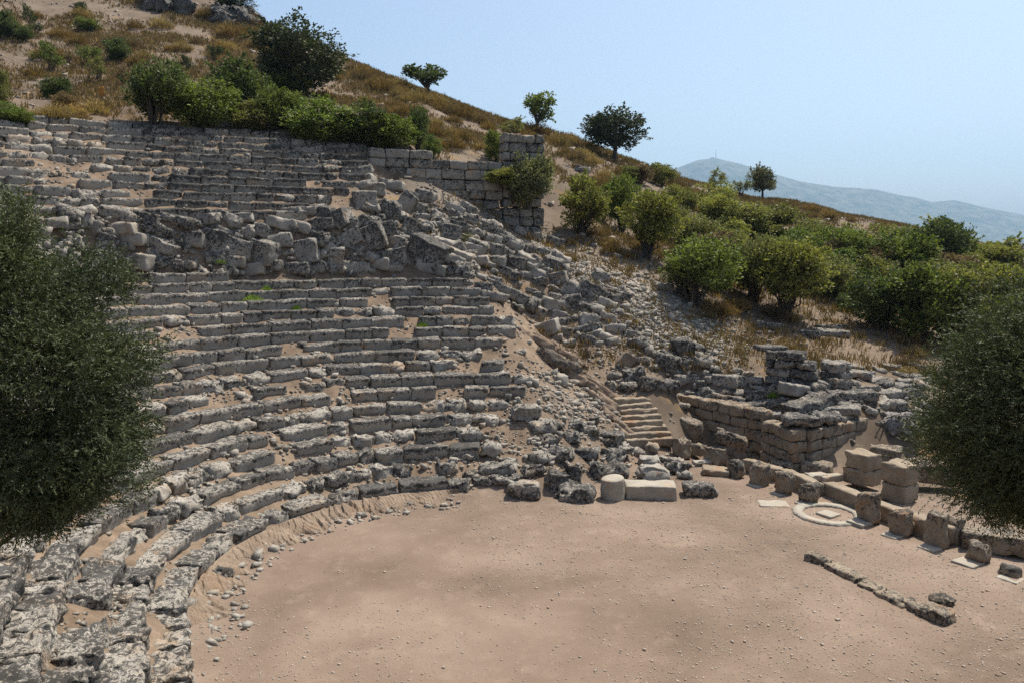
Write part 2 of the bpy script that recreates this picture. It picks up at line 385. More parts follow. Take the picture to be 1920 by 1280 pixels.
# ------------------------------------------------------------------ ground sheet
def build_ground():
    ny, nx = GZ.shape; V = np.stack([MX, MY, GZ], -1).reshape(-1, 3)
    i = np.arange(ny - 1)[:, None] * nx + np.arange(nx - 1)[None]; Q = np.stack([i, i + 1, i + nx + 1, i + nx], -1).reshape(-1, 4)
    me = mesh_np('ground', V, Q, M_GROUND, None, True)
    _, r, th = cavea_z(MX, MY); e = np.interp(r, _edge_r, EDGE_T)
    X, Y, d = proj(MX, np.maximum(MY, .5), GZ)
    incav = smooth(-1.2, .2, (th - e) * np.maximum(r, 4)) * (1 - smooth(30, 31.5, r))
    floor_ = np.where((GZ < .5) & (r < 17) & (MY < 34), 1, 0) * (1 - smooth(.25, .5, GZ))
    # talus: a tongue of broken stone right of the seats
    def blob(cx, cy, rx, ry, rot=0):
        a = math.radians(rot); dx, dy = X - cx, Y - cy; u = dx * math.cos(a) + dy * math.sin(a); v = -dx * math.sin(a) + dy * math.cos(a)
        return np.clip(1.25 - (u / rx) ** 2 - (v / ry) ** 2, 0, 1)
    front = (MY > 24) & (MY < 60)
    tal = np.maximum.reduce([blob(1180, 560, 150, 75, 28), blob(1290, 620, 100, 50, 20), blob(1050, 490, 90, 40, 35), blob(860, 400, 130, 40, 32) * .6, blob(1070, 760, 90, 50, 40) * .35]) * front
    tal = tal * np.clip(.75 + .6 * n2(MX, MY, .8, 21, 3), 0, 1)
    er = np.maximum(incav * (r > R0 - .4), blob(1000, 700, 190, 210, 35) * front * .9)
    er = np.maximum(er, blob(1610, 660, 150, 50) * front * .55)
    me.color_attributes.new('zone', 'FLOAT_COLOR', 'POINT')
    c = np.stack([floor_, tal, er * (1 - floor_), np.ones_like(r)], -1).reshape(-1)
    me.color_attributes['zone'].data.foreach_set('color', c.astype(np.float32))
    set_attr(me, 'farz', smooth(140, 400, np.hypot(MX, MY - 30)).ravel())
    link('ground', me, kind='structure', label='dusty brown earth of the theatre floor and scrub hillside', cat='ground')
build_ground()
TALUS_PX = [(1180, 560, 150, 75, 28), (1290, 620, 100, 50, 20), (1050, 490, 90, 40, 35), (860, 400, 130, 40, 32), (1080, 770, 80, 45, 40)]

# ------------------------------------------------------------------ seat tiers
RIGHT_PX = {1: 885, 2: 860, 3: 940, 4: 905, 5: 935, 6: 950, 7: 985, 8: 1003, 9: 945, 10: 905, 11: 942, 12: 967, 13: 965, 14: 928, 15: 918, 16: 902, 17: 876, 18: 500,
            19: 575, 20: 615, 21: 622, 22: 655, 23: 668, 24: 685, 25: 700, 26: 690, 27: 705, 28: 690, 29: 688, 30: 690}
# (px0, py0, px1, py1, kind): where stones are missing or broken in the tiers
ZONES = [(676, 534, 731, 563, 'gap'), (722, 562, 757, 600, 'gap'), (742, 598, 772, 622, 'gap'), (566, 600, 602, 632, 'rough'), (545, 632, 572, 652, 'gap'), (308, 582, 346, 606, 'rough'),
         (300, 606, 388, 630, 'gap'), (640, 575, 735, 600, 'rough'), (770, 648, 850, 672, 'rough'), (845, 640, 900, 675, 'rough'), (795, 676, 880, 705, 'rough'), (856, 676, 890, 700, 'gap'),
         (395, 700, 505, 730, 'rough'), (380, 722, 505, 758, 'gap'), (505, 690, 555, 705, 'rough'), (560, 690, 650, 722, 'rough'), (555, 712, 600, 735, 'gap'), (632, 726, 690, 760, 'gap'),
         (808, 724, 872, 745, 'gap'), (815, 745, 935, 765, 'rough'), (470, 790, 565, 812, 'rough'), (505, 800, 590, 850, 'gap'), (520, 770, 625, 800, 'rough'), (598, 775, 660, 800, 'rough'), (630, 815, 680, 845, 'rough'),
         (545, 845, 600, 885, 'rough'), (560, 880, 660, 925, 'rough'), (300, 880, 400, 960, 'rough'), (350, 940, 400, 985, 'gap'), (720, 870, 790, 900, 'rough'), (640, 895, 720, 930, 'rough'),
         (660, 860, 730, 890, 'rough'), (800, 855, 870, 890, 'gap'), (850, 800, 905, 825, 'rough'), (830, 780, 960, 800, 'rough'), (870, 780, 960, 830, 'rough'),
         (0, 245, 120, 300, 'rough'), (60, 268, 125, 300, 'gap'), (40, 300, 150, 345, 'gap'), (120, 262, 230, 275, 'rough'), (130, 300, 245, 318, 'rough'), (85, 318, 190, 335, 'gap'), (115, 345, 200, 400, 'rough'), (118, 355, 140, 385, 'gap'),
         (250, 300, 330, 325, 'rough'), (255, 345, 280, 372, 'gap'), (355, 262, 400, 290, 'rough'), (580, 250, 620, 290, 'rough'), (590, 290, 640, 330, 'rough'), (568, 337, 610, 352, 'gap'), (500, 365, 550, 385, 'rough'),
         (590, 365, 660, 385, 'rough'), (210, 378, 260, 400, 'rough'), (255, 405, 300, 430, 'gap'),
         (200, 1100, 275, 1170, 'gap'), (230, 1150, 270, 1240, 'gap'), (0, 960, 60, 1060, 'rough'), (120, 1150, 160, 1280, 'rough')]
def zone_at(X, Y):
    for a, b_, c, d, k in ZONES:
        if a <= X <= c and b_ <= Y <= d: return k
    return None
CAND = []
for n in range(1, NLOW + NUP + 1):
    e = np.interp(row_rz(n, 2.0)[0], _edge_r, EDGE_T) - .25
    # exact right end from its column in the photograph
    ts = np.linspace(math.radians(50), math.radians(160), 900); rs = np.array([row_rz(n, t)[0] for t in ts]); zz = row_rz(n, 1.8)[1]
    Xp, _, _ = proj(CX + rs * np.cos(ts), CY + rs * np.sin(ts), zz); th = float(ts[np.argmin(np.abs(Xp - RIGHT_PX[n]))])
    rng = random.Random(900 + n); k = 0
    while th < math.radians(262):
        r, z = row_rz(n, th)
        L = rng.choice([.75, .95, 1.1, 1.2, 1.3, 1.45, 1.65]) * (1.0 if n <= NLOW else 1.05)
        X0, Y0, d0 = [float(v) for v in proj(CX + r * math.cos(th + .03), CY + r * math.sin(th + .03), z - .1)]
        zk = zone_at(X0, Y0)
        kind = 'rough' if (zk or rng.random() < .06 or (n <= 3 and rng.random() < .2)) else 'cut'
        if kind == 'rough' and L > .8: L *= .66
        dth = L / r; tc = th + dth / 2; r, z = row_rz(n, tc); th += dth + rng.uniform(.004, .03) / r
        D = rng.uniform(.74, .88); rc = r + D / 2 + rng.uniform(-.045, .045)
        x, y = CX + rc * math.cos(tc), CY + rc * math.sin(tc)
        X, Y, d = [float(v) for v in proj(x, y, z - .1)]
        if d < 3.0 or not (-230 < X < 2000) or Y > 1500: continue
        u = rng.random()
        if zk == 'gap' and u < .8: continue
        if n == 18 and u < .35: continue
        if zk is None and u < .02: continue
        CAND.append(dict(n=n, x=x, y=y, z=z, th=tc, L=L, D=D, X=X, Y=Y, d=d, kind=kind, rng=rng.random(), k=k)); k += 1
OLIVE_L = (105, 715, 200, 345)
def hidden(c): return ((c['X'] - OLIVE_L[0]) / OLIVE_L[2]) ** 2 + ((c['Y'] - OLIVE_L[1]) / OLIVE_L[3]) ** 2 < .9
for c in CAND:
    vis = 0 < c['X'] < 1920 and 0 < c['Y'] < 1290 and not hidden(c)
    c['score'] = (c['L'] * (.42 + .3 * max(0, (H - c['z'])) / 8) / c['d'] ** 2) if vis else 0
    c['vis'] = vis
best = sorted([c for c in CAND if c['vis']], key=lambda c: -c['score'])[:286]
for c in best: c['own'] = True
for n in range(1, 31):                           # ordinals from the right end of each tier, visible blocks only
    k = 0
    for c in sorted([c for c in CAND if c['n'] == n and c['vis']], key=lambda c: c['th']):
        k += 1; c['ord'] = k
bagS = Bag()
def seat_geo(c):
    rr = random.Random(int(c['rng'] * 1e9)); n = c['n']; up = n > NLOW
    cell = cell_for(c['d']) * (1 if c.get('own') else 1.15)
    Hh = (.52 if not up else .55) * rr.uniform(.95, 1.08); L, D = c['L'], c['D']
    lich = (.23 if not up else .38) + rr.uniform(-.10, .10)
    if n >= 15 and not up: lich += .03
    if c['Y'] < 400 and c['X'] < 250: lich -= .18
    if n <= 3 and c['X'] > 550: lich += .05
    tn = c['th']; tn = math.radians(203) if math.radians(203) < tn < math.radians(233) else tn
    yaw = tn - math.pi / 2 + math.pi
    if c['d'] < 19 and c['X'] < 430:
        lich += .20; V, Q, li = stone(L * 1.0, D, Hh * rr.uniform(.9, 1.1), .05, .07, .06, .06, lich, .05)
        yaw += rr.uniform(-.06, .06); tx = rr.uniform(-.06, .06); ty = rr.uniform(-.06, .06); dz = rr.uniform(-.05, .05)
    elif c['kind'] == 'rough':
        lich += .06
        Hh *= rr.uniform(.7, 1.12); V, Q, li = stone(L, D * rr.uniform(.7, 1.0), Hh, cell, .13, .055, .085, lich, .15)
        yaw += rr.uniform(-.22, .22); tx = rr.uniform(-.12, .12); ty = rr.uniform(-.12, .12); dz = rr.uniform(-.08, .02)
    else:
        V, Q, li = stone(L, D, Hh, cell, .028 if not up else .045, .026, .02, lich, .40)
        fz = V[:, 2] / Hh; V[:, 1] += np.where(V[:, 1] < 0, .085 * smooth(.62, .48, fz) * (.6 + .4 * rr.random()), 0)
        yaw += rr.uniform(-.02, .02); tx = rr.uniform(-.03, .03); ty = rr.uniform(-.025, .025); dz = rr.uniform(-.03, .03)
    # front of the block looks at the orchestra (its local -y turned towards the centre)
    c['lich'] = lich; c['loc'] = (c['x'], c['y'], c['z'] - Hh + dz)
    return V, Q, li, yaw, tx, ty
for c in CAND:
    V, Q, li, yaw, tx, ty = seat_geo(c)
    yaw -= math.pi
    if c.get('own'):
        look = 'rough' if c['kind'] == 'rough' else ('long' if c['L'] > 1.25 else 'short' if c['L'] < 1.0 else 'squared')
        tone = 'dark-lichened' if c['lich'] > .45 else 'speckled' if c['lich'] > .27 else 'pale'
        tier = f"{ordw(c['n'])} tier above the orchestra" if c['n'] > 1 else 'lowest tier beside the orchestra'
        if c['n'] > NLOW: tier = f"{ordw(c['n'] - NLOW)} tier above the rubble"
        link('seat_block', mesh_np('seat_block', xf(V, 0, tx, ty), Q, M_SEAT, li), c['loc'], rot=(0, 0, yaw), cat='seat block', group='stone seat blocks in the theatre tiers',
             label=f"{look} {tone} seat block, {ordw(c['ord'])} from the right end of the {tier}")
    else:
        bagS.add(xf(V, yaw, tx, ty, c['loc']), Q, li)
link('seat_blocks', bagS.mesh('seat_blocks', M_SEAT), kind='stuff', label='weathered dark grey seat blocks filling the upper tiers', cat='seat blocks')

# ------------------------------------------------------------------ fallen blocks and boulders: (px, base py, width px, height px, tilt deg, tone)
def put_stone(name, px, py, wpx, hpx, tilt, tone, mat, label, cat, group=None, rough=False, dr=.75, yaw=None, base=None, sink=.12, hs=.82):
    q = hit(px, py) if base is None else base
    d = float(proj(*q)[2]); L = wpx * d / F; Hh = max(.14, hpx * d / F * hs); D = min(max(L * dr, .3), 1.1)
    rr = random.Random(int(px * 131 + py * 7)); yaw = rr.uniform(-.45, .45) if yaw is None else yaw
    lich = {'pale': .10, 'mid': .30, 'dark': .44, 'clean': -.3}[tone]
    if rough: V, Q, li = stone(L, D, Hh, cell_for(d), min(L, Hh) * .36, .06, .13 * min(1, Hh / .5), lich, .1)
    else: V, Q, li = stone(L, D, Hh, cell_for(d), .035, .035, .04, lich, .12)
    V = xf(V, yaw, rr.uniform(-.22, .12) if tilt or rough else rr.uniform(-.05, .05), math.radians(tilt))
    return link(name, mesh_np(name, V, Q, mat, li), (q[0], q[1] + D * .42, q[2] - Hh * sink), label=label, cat=cat, group=group)
BANK = [(218, 437, 54, 22, 0, 'pale'), (236, 462, 56, 25, 0, 'pale'), (290, 472, 62, 22, 28, 'mid'), (172, 440, 26, 24, 8, 'mid'), (155, 432, 30, 28, -10, 'mid'), (190, 470, 28, 32, 20, 'dark'), (355, 465, 44, 30, 6, 'mid'),
        (330, 430, 46, 22, 12, 'dark'), (300, 490, 60, 42, -22, 'dark'), (250, 508, 52, 30, 5, 'pale'), (398, 470, 38, 40, 6, 'dark'), (436, 484, 42, 38, 14, 'mid'), (420, 448, 44, 18, 26, 'mid'), (483, 488, 50, 45, 12, 'mid'),
        (515, 468, 50, 28, -6, 'mid'), (520, 432, 48, 22, 8, 'pale'), (558, 434, 38, 20, 10, 'pale'), (478, 440, 38, 26, 12, 'dark'), (565, 494, 60, 46, -8, 'mid'), (590, 462, 46, 32, 16, 'dark'), (598, 428, 45, 22, -6, 'dark'),
        (632, 432, 52, 36, -24, 'dark'), (640, 478, 30, 42, 22, 'dark'), (660, 458, 36, 30, -24, 'mid'), (624, 506, 24, 44, 10, 'mid'), (612, 486, 30, 26, 35, 'pale'), (470, 514, 40, 24, -3, 'pale'), (430, 506, 44, 22, 4, 'mid'),
        (548, 514, 56, 24, -4, 'dark'), (676, 512, 26, 22, 6, 'mid'), (650, 512, 32, 24, 4, 'mid'), (706, 507, 42, 22, 2, 'pale'), (700, 470, 56, 50, -24, 'dark'), (716, 484, 50, 18, -12, 'mid'), (742, 502, 44, 38, -14, 'dark'),
        (724, 446, 38, 34, -18, 'dark'), (790, 496, 62, 56, 26, 'dark'), (812, 512, 50, 22, 12, 'pale'), (863, 516, 34, 30, 3, 'dark'), (838, 452, 34, 38, 14, 'dark'), (828, 466, 36, 22, 16, 'pale'), (860, 476, 30, 26, -30, 'mid'),
        (856, 490, 46, 26, 18, 'pale'), (895, 498, 38, 20, -8, 'pale'), (934, 499, 24, 23, 2, 'mid'), (890, 472, 32, 26, 22, 'mid'), (770, 436, 42, 28, 26, 'dark'), (845, 402, 32, 24, 26, 'pale'), (870, 402, 28, 26, 26, 'mid'),
        (725, 408, 36, 40, 14, 'dark'), (684, 392, 36, 40, -4, 'mid'), (735, 356, 34, 18, 4, 'pale'), (700, 362, 32, 24, 2, 'mid'), (750, 390, 26, 40, 34, 'mid'), (655, 430, 32, 22, -8, 'mid'), (690, 430, 32, 30, 16, 'dark'), (608, 405, 28, 20, 0, 'dark'),
        (575, 404, 30, 20, 0, 'mid'), (545, 406, 38, 18, -4, 'mid'), (210, 404, 50, 20, 8, 'mid'), (268, 420, 40, 22, 10, 'dark'), (385, 420, 42, 22, -4, 'mid'), (450, 416, 40, 20, -8, 'mid'), (340, 506, 40, 20, 3, 'mid'), (510, 506, 34, 22, 0, 'dark')]
SPILL = [(942, 456, 58, 28, 26, 'dark'), (998, 449, 26, 20, 4, 'mid'), (1040, 464, 34, 26, 14, 'dark'), (985, 475, 34, 22, 16, 'dark'), (1002, 502, 34, 28, 28, 'mid'), (1004, 527, 28, 30, 18, 'mid'), (985, 524, 26, 18, 6, 'mid'), (1027, 528, 20, 15, 0, 'mid'),
         (950, 522, 42, 24, 24, 'dark'), (1050, 532, 36, 28, -12, 'mid'), (1098, 560, 48, 42, 30, 'dark'), (1062, 556, 28, 34, 32, 'mid'), (948, 556, 88, 24, 24, 'mid'), (925, 566, 50, 22, 12, 'mid'), (905, 548, 36, 22, 6, 'dark'), (990, 585, 46, 34, 10, 'dark'),
         (1010, 600, 20, 30, 20, 'mid'), (1030, 630, 46, 36, -14, 'pale'), (1063, 630, 25, 20, 8, 'mid'), (1046, 640, 22, 14, -12, 'mid'), (1068, 648, 26, 15, -8, 'pale'), (1082, 636, 16, 16, 30, 'mid'), (1102, 614, 36, 32, 10, 'mid'), (1165, 562, 36, 18, 14, 'dark'),
         (1140, 548, 26, 16, 10, 'dark'), (1165, 622, 28, 20, 34, 'dark'), (1052, 722, 26, 26, 2, 'clean'), (1245, 545, 34, 18, 10, 'pale'), (1046, 436, 0, 0, 0, ''), (1075, 545, 28, 22, 30, 'mid'), (972, 440, 26, 20, 20, 'mid'), (915, 430, 0, 0, 0, ''), (905, 432, 26, 16, 20, 'mid')]
PILE = [(1205, 660, 38, 34, 14, 'dark'), (1190, 684, 22, 24, 0, 'dark'), (1211, 685, 18, 20, 4, 'dark'), (1245, 694, 46, 46, 26, 'dark'), (1280, 662, 38, 40, -6, 'dark'), (1305, 666, 30, 30, 16, 'dark'), (1287, 694, 33, 28, 18, 'dark'), (1320, 694, 34, 27, 0, 'mid'),
        (1265, 702, 38, 22, 6, 'dark'), (1196, 714, 40, 30, -18, 'dark'), (1217, 734, 35, 34, 10, 'dark'), (1255, 740, 46, 32, 2, 'dark'), (1142, 738, 23, 30, 8, 'mid'), (1226, 696, 20, 14, 0, 'mid'), (1182, 736, 40, 22, 2, 'dark'), (1186, 650, 18, 16, 0, 'dark'), (1150, 712, 24, 20, 30, 'mid'),
        (1262, 676, 20, 18, 0, 'dark'), (1232, 672, 24, 20, 0, 'mid')]
HEAP = [(1017, 814, 52, 28, -3, 'mid'), (1043, 810, 26, 22, -2, 'dark'), (1030, 838, 40, 26, 0, 'dark'), (1072, 834, 38, 30, -12, 'dark'), (1082, 808, 26, 22, 6, 'dark'), (1110, 798, 28, 20, 0, 'dark'), (1112, 820, 33, 26, -4, 'mid'), (1140, 834, 60, 28, -6, 'dark'), (1158, 848, 54, 17, 4, 'mid'), (988, 789, 54, 32, 0, 'mid'),
        (1012, 870, 46, 26, -5, 'mid'), (1053, 867, 46, 32, -4, 'dark'), (1100, 864, 50, 24, -4, 'dark'), (1150, 868, 47, 30, 8, 'dark'), (1155, 900, 50, 42, -16, 'dark'), (1115, 898, 28, 38, 14, 'dark'), (1075, 908, 35, 48, 2, 'dark'), (1040, 920, 44, 50, 10, 'dark'), (1082, 940, 74, 34, -3, 'dark'),
        (1228, 906, 56, 36, 4, 'clean'), (1270, 890, 42, 30, 18, 'dark'), (1286, 900, 26, 20, 4, 'mid'), (1218, 872, 38, 18, 2, 'pale'), (1224, 850, 24, 24, -6, 'pale'), (1200, 834, 26, 16, 0, 'mid'), (1252, 868, 34, 14, 6, 'mid'), (1316, 932, 62, 28, 1, 'dark'), (1195, 856, 34, 18, 8, 'mid'), (1272, 872, 28, 14, 0, 'pale'),
        (905, 912, 44, 18, 0, 'dark'), (872, 922, 20, 14, 0, 'mid'), (874, 863, 30, 16, 0, 'clean'), (950, 912, 60, 24, -2, 'dark'), (1000, 895, 50, 22, 4, 'dark'), (412, 1088, 36, 24, 0, 'dark'), (1005, 900, 0, 0, 0, ''), (935, 888, 66, 24, -4, 'mid'), (880, 900, 30, 18, 0, 'dark')]
STAGE = [(1364, 727, 46, 28, 0, 'mid'), (1382, 702, 22, 16, 6, 'mid'), (1410, 723, 52, 19, -3, 'mid'), (1335, 740, 46, 16, 3, 'dark'), (1395, 740, 70, 12, -2, 'mid'), (1443, 744, 28, 24, -14, 'mid'), (1470, 738, 30, 30, -26, 'dark'), (1505, 744, 66, 28, 8, 'pale'), (1577, 730, 42, 24, 10, 'dark'),
         (1592, 707, 68, 13, 3, 'mid'), (1627, 737, 58, 14, -3, 'mid'), (1665, 730, 26, 20, 0, 'dark'), (1530, 776, 100, 32, -12, 'dark'), (1602, 752, 95, 22, 0, 'dark'), (1672, 748, 62, 18, -2, 'mid'), (1430, 777, 92, 28, -7, 'dark'), (1475, 788, 52, 18, -6, 'mid'), (1578, 778, 82, 18, -4, 'mid'),
         (1350, 766, 30, 30, 3, 'mid'), (1380, 768, 32, 32, 6, 'mid'), (1562, 618, 62, 10, -2, 'dark'), (1562, 630, 66, 14, 2, 'mid'), (1518, 634, 48, 18, 0, 'dark'), (1428, 617, 28, 20, 6, 'dark'), (1456, 619, 26, 16, 10, 'mid'), (1474, 604, 22, 18, 0, 'mid'), (1613, 704, 15, 12, 0, 'pale'), (1634, 704, 18, 11, 0, 'mid'), (1505, 652, 18, 12, 0, 'mid'),
         (1715, 745, 40, 20, 0, 'dark'), (1700, 722, 30, 14, 0, 'mid')]
def tiltword(t, w_, h_): return 'steeply tilted' if abs(t) > 20 else 'tilted' if abs(t) > 9 else 'upright' if h_ > w_ * .95 else 'flat-lying' if h_ < w_ * .5 else 'chunky'
TONEW = {'pale': 'pale', 'mid': 'mottled', 'dark': 'black-lichened', 'clean': 'clean beige'}
for nm, lst, phrase, cat, rough, mat, grp in (
        ('fallen_block', BANK, 'tumbled on the bank between tiers', 'fallen block', 0, M_RUBBLE, 'fallen seat blocks tumbled on the bank'),
        ('fallen_block', SPILL, 'spilled below the retaining wall', 'fallen block', 0, M_RUBBLE, 'blocks spilled below the retaining wall'),
        ('boulder', PILE, 'piled above the stairs', 'boulder', 1, M_RUBBLE, 'boulders piled above the stairs'),
        ('boulder', HEAP, 'heaped along the orchestra edge', 'boulder', 1, M_RUBBLE, 'stones heaped along the orchestra edge'),
        ('stone_slab', STAGE, 'lying about the stage ruins', 'stone slab', 0, M_RUBBLE, 'slabs lying about the stage ruins')):
    for k, (px, py, w_, h_, t_, tone) in enumerate(sorted([b_ for b_ in lst if b_[2]])):
        if lst is BANK: w_ *= 1.18; h_ *= 1.22; py += 2
        word = {'fallen_block': 'block', 'boulder': 'boulder', 'stone_slab': 'slab'}[nm]
        put_stone(nm, px, py, w_, h_, t_, tone, mat, f"{tiltword(t_, w_, h_)} {TONEW[tone]} {word}, {ordw(k + 1)} from left {phrase}", cat, grp, rough=bool(rough) or (tone == 'dark' and k % 3 == 0), sink=.12)
# smaller broken stones between the big blocks of the bank
k = 0; rr = random.Random(5)
fill = []
for i in range(1400):
    px, py = rr.uniform(110, 900), rr.uniform(412, 520)
    if min((abs(px - b_[0]) / (b_[2] * .55 + 8) + abs(py - b_[1] + b_[3] * .4) / (b_[3] * .6 + 6)) for b_ in BANK if b_[2]) < .85: continue
    if fill and min(abs(px - f[0]) / 19 + abs(py - f[1]) / 11 for f in fill) < 1: continue
    fill.append((px, py))
for k, (px, py) in enumerate(sorted(fill[:98])):
    w_ = rr.uniform(20, 42); t_ = rr.choice([0, 8, -14, 22, -8]); tone = rr.choice(['mid', 'dark', 'dark'])
    put_stone('broken_stone', px, py + 4, w_, w_ * rr.uniform(.5, .85), t_, tone, M_RUBBLE, f"{TONEW[tone]} broken stone, {ordw(k + 1)} from left, wedged in the rubble bank", 'broken stone', 'small broken stones wedged between the tumbled blocks', rough=True, dr=.9)

fill = []; rr = random.Random(25); ALLB = [b_ for b_ in BANK + SPILL if b_[2]]
for i in range(1500):
    f_ = rr.random(); px = 690 + 440 * f_ + rr.uniform(-30, 60); py = 345 + 225 * f_ + rr.uniform(-25, 85)
    if py < 330 + (px - 690) * .42: continue
    if min((abs(px - b_[0]) / (b_[2] * .5 + 8) + abs(py - b_[1] + b_[3] * .4) / (b_[3] * .6 + 6)) for b_ in ALLB) < .9: continue
    if fill and min(abs(px - f[0]) / 24 + abs(py - f[1]) / 15 for f in fill) < 1: continue
    fill.append((px, py))
for k, (px, py) in enumerate(sorted(fill[:95])):
    w_ = rr.uniform(16, 40); t_ = rr.choice([0, 12, 20, -14, 26]); tone = rr.choice(['mid', 'dark', 'mid', 'pale'])
    put_stone('broken_stone', px, py + 4, w_, w_ * rr.uniform(.5, .85), t_, tone, M_RUBBLE, f"{TONEW[tone]} broken stone, {ordw(k + 1)} from left of the small ones below the wall", 'broken stone', 'small broken stones below the retaining wall', rough=k % 3 == 0, dr=.9)
fill = []; rr = random.Random(15)
for i in range(900):
    px = rr.uniform(1275, 1740); py = rr.uniform(690, 800) if px > 1420 else rr.uniform(700, 765)
    if min((abs(px - b_[0]) / (b_[2] * .5 + 7) + abs(py - b_[1] + b_[3] * .4) / (b_[3] * .6 + 5)) for b_ in STAGE if b_[2]) < .9: continue
    if 1415 < px < 1540 and py < 722: continue
    if fill and min(abs(px - f[0]) / 24 + abs(py - f[1]) / 13 for f in fill) < 1: continue
    fill.append((px, py))
for k, (px, py) in enumerate(sorted(fill[:80])):
    w_ = rr.uniform(16, 44); t_ = rr.choice([0, 4, -8, 14, -5]); tone = rr.choice(['mid', 'dark', 'mid'])
    put_stone('broken_stone', px, py + 4, w_, w_ * rr.uniform(.35, .65), t_, tone, M_RUBBLE, f"{TONEW[tone]} broken stone, {ordw(k + 1)} from left of the small ones on the stage ruins", 'broken stone', 'small broken stones on the stage ruins', rough=k % 2 == 0, dr=.9)

# ------------------------------------------------------------------ ashlar walls (one thing each, the joints stay in its masonry)
def masonry(bag, p0, p1, z0, ztop, ch, thick, lich=.3, lens=(.8, 1.3), seed=1, joint=.012, cell=.13, rough=.02, skip=None, toplich=.12, course0=0):
    """courses of blocks from p0 to p1; z0(s), ztop(s) give the foot and the top at the fraction s; courses are counted down from the highest top"""
    rr = random.Random(seed); p0 = np.array(p0[:2]); p1 = np.array(p1[:2]); Lt = np.linalg.norm(p1 - p0); dr_ = (p1 - p0) / Lt; yaw = math.atan2(dr_[1], dr_[0]); nrm = np.array([-dr_[1], dr_[0]])
    zmax = max(ztop(s) for s in np.linspace(0, 1, 40)); zmin = min(z0(s) for s in np.linspace(0, 1, 40)); c = 0; z = zmax
    while z > zmin:
        hh = ch * rr.uniform(.92, 1.08); s = -rr.uniform(0, .4)
        while s < Lt:
            L = rr.uniform(*lens); a, b_ = max(s, 0), min(s + L, Lt); s += L
            if b_ - a < .2: continue
            mid = (a + b_) / 2; f = mid / Lt
            if z - hh * .5 > ztop(f) or z < z0(f) - .15: continue
            if skip and skip(f, z): continue
            V, Q, li = stone(b_ - a - joint, thick * rr.uniform(.96, 1.04), hh - joint * .7, cell, .035, rough, .02, lich + rr.uniform(-.14, .14), toplich)
            q = p0 + dr_ * mid + nrm * rr.uniform(-.02, .02)
            bag.add(xf(V, yaw, 0, rr.uniform(-.008, .008), (q[0], q[1], z - hh)), Q, li)
        z -= hh; c += 1
# the tall retaining wall beside the upper tiers
a = at_y(690, 300, 46.6); b_ = at_y(938, 300, 49.4); c_ = at_y(1016, 300, 50.2)
ztA = at_y(740, 279, 46.9)[2]; ztB = at_y(860, 297.5, 48.5)[2]; ztC = at_y(975, 253, 49.8)[2]
bag = Bag()
def gfoot(p0, p1): return lambda s: zat(p0[0] + (p1[0] - p0[0]) * s, p0[1] + (p1[1] - p0[1]) * s - .5) - .5
masonry(bag, a, b_, gfoot(a, b_), lambda s: ztA if s < .40 else ztB, .565, .8, .28, (.95, 1.5), 3, .03, .12, .018)
wall = link('retaining_wall', bag.mesh('retaining_wall', M_ASHLAR), label='tall grey ashlar retaining wall beside the upper tiers, half buried by rubble', cat='wall')
bag = Bag()
masonry(bag, b_ + np.array([.06, 0, 0]), c_, gfoot(b_, c_), lambda s: ztC, .565, 1.0, .34, (.7, 1.25), 8, .03, .12, .03)
link('pier', bag.mesh('pier', M_ASHLAR), parent=wall)
# stage walls, world points on the floor
def floor(px, py, z=0.): return at_z(px, py, z)
bag = Bag(); p0, p1 = floor(1258, 806), floor(1440, 850); masonry(bag, p0, p1, lambda s: -.3, lambda s: 1.85 - .1 * s, .47, .7, .22, (.6, 1.4), 21, .02, .085, .03)
link('stage_wall', bag.mesh('stage_wall', M_STAGE), label='long low brown ashlar wall at the back of the stage, right of the stairs', cat='wall')
bag = Bag(); p0, p1, p2 = floor(1437, 858), floor(1497, 884), floor(1612, 850)
masonry(bag, p0, p1, lambda s: -.3, lambda s: 1.62, .42, .6, .2, (.5, 1.1), 22, .02, .08, .03)
masonry(bag, p1 + np.array([.32, .28, 0]), p2, lambda s: -.3, lambda s: 1.6, .42, .6, .2, (.6, 1.2), 23, .02, .08, .03)
link('stage_wall', bag.mesh('stage_wall', M_STAGE), label='projecting brown masonry corner of the stage, topped by two dark coping slabs', cat='wall')
for k, (px, py, w_) in enumerate([(1508, 802, 66), (1560, 796, 62)]):
    q = at_z(px, py, 1.66); put_stone('coping_slab', px, py, w_, 24, 2, 'dark', M_RUBBLE, ['left', 'right'][k] + ' dark lichened coping slab on the projecting stage corner', 'coping slab', 'coping slabs on the stage corner', base=q, sink=0., dr=.8, yaw=.12 if k else -.25, rough=True)
bag = Bag(); p0 = hit(1440, 716); p1 = hit(1532, 718); zb = p0[2]
masonry(bag, p0, p1, lambda s: zb - .5, lambda s: zb + 1.38 - .1 * math.sin(s * 9), .36, .9, .46, (.7, 1.3), 24, .02, .1, .06, toplich=.2)
link('ruined_wall', bag.mesh('ruined_wall', M_RUBBLE), label='dark lichen-covered stack of four stone courses on the bank behind the stage', cat='wall')
put_stone('stone_slab', 1440, 664, 56, 13, 0, 'dark', M_RUBBLE, 'dark capstone overhanging the left end of the four-course stack behind the stage', 'stone slab', base=np.array([p0[0] + .1, p0[1] - .2, zb + 1.36]), sink=0)
bag = Bag(); p0 = hit(1548, 714); masonry(bag, p0, hit(1589, 714), lambda s: p0[2] - .3, lambda s: p0[2] + .8, .42, .7, .4, (.5, 1.1), 27, .02, .09, .05)
link('ruined_wall', bag.mesh('ruined_wall', M_RUBBLE), label='short square stub of masonry right of the dark four-course stack', cat='wall')
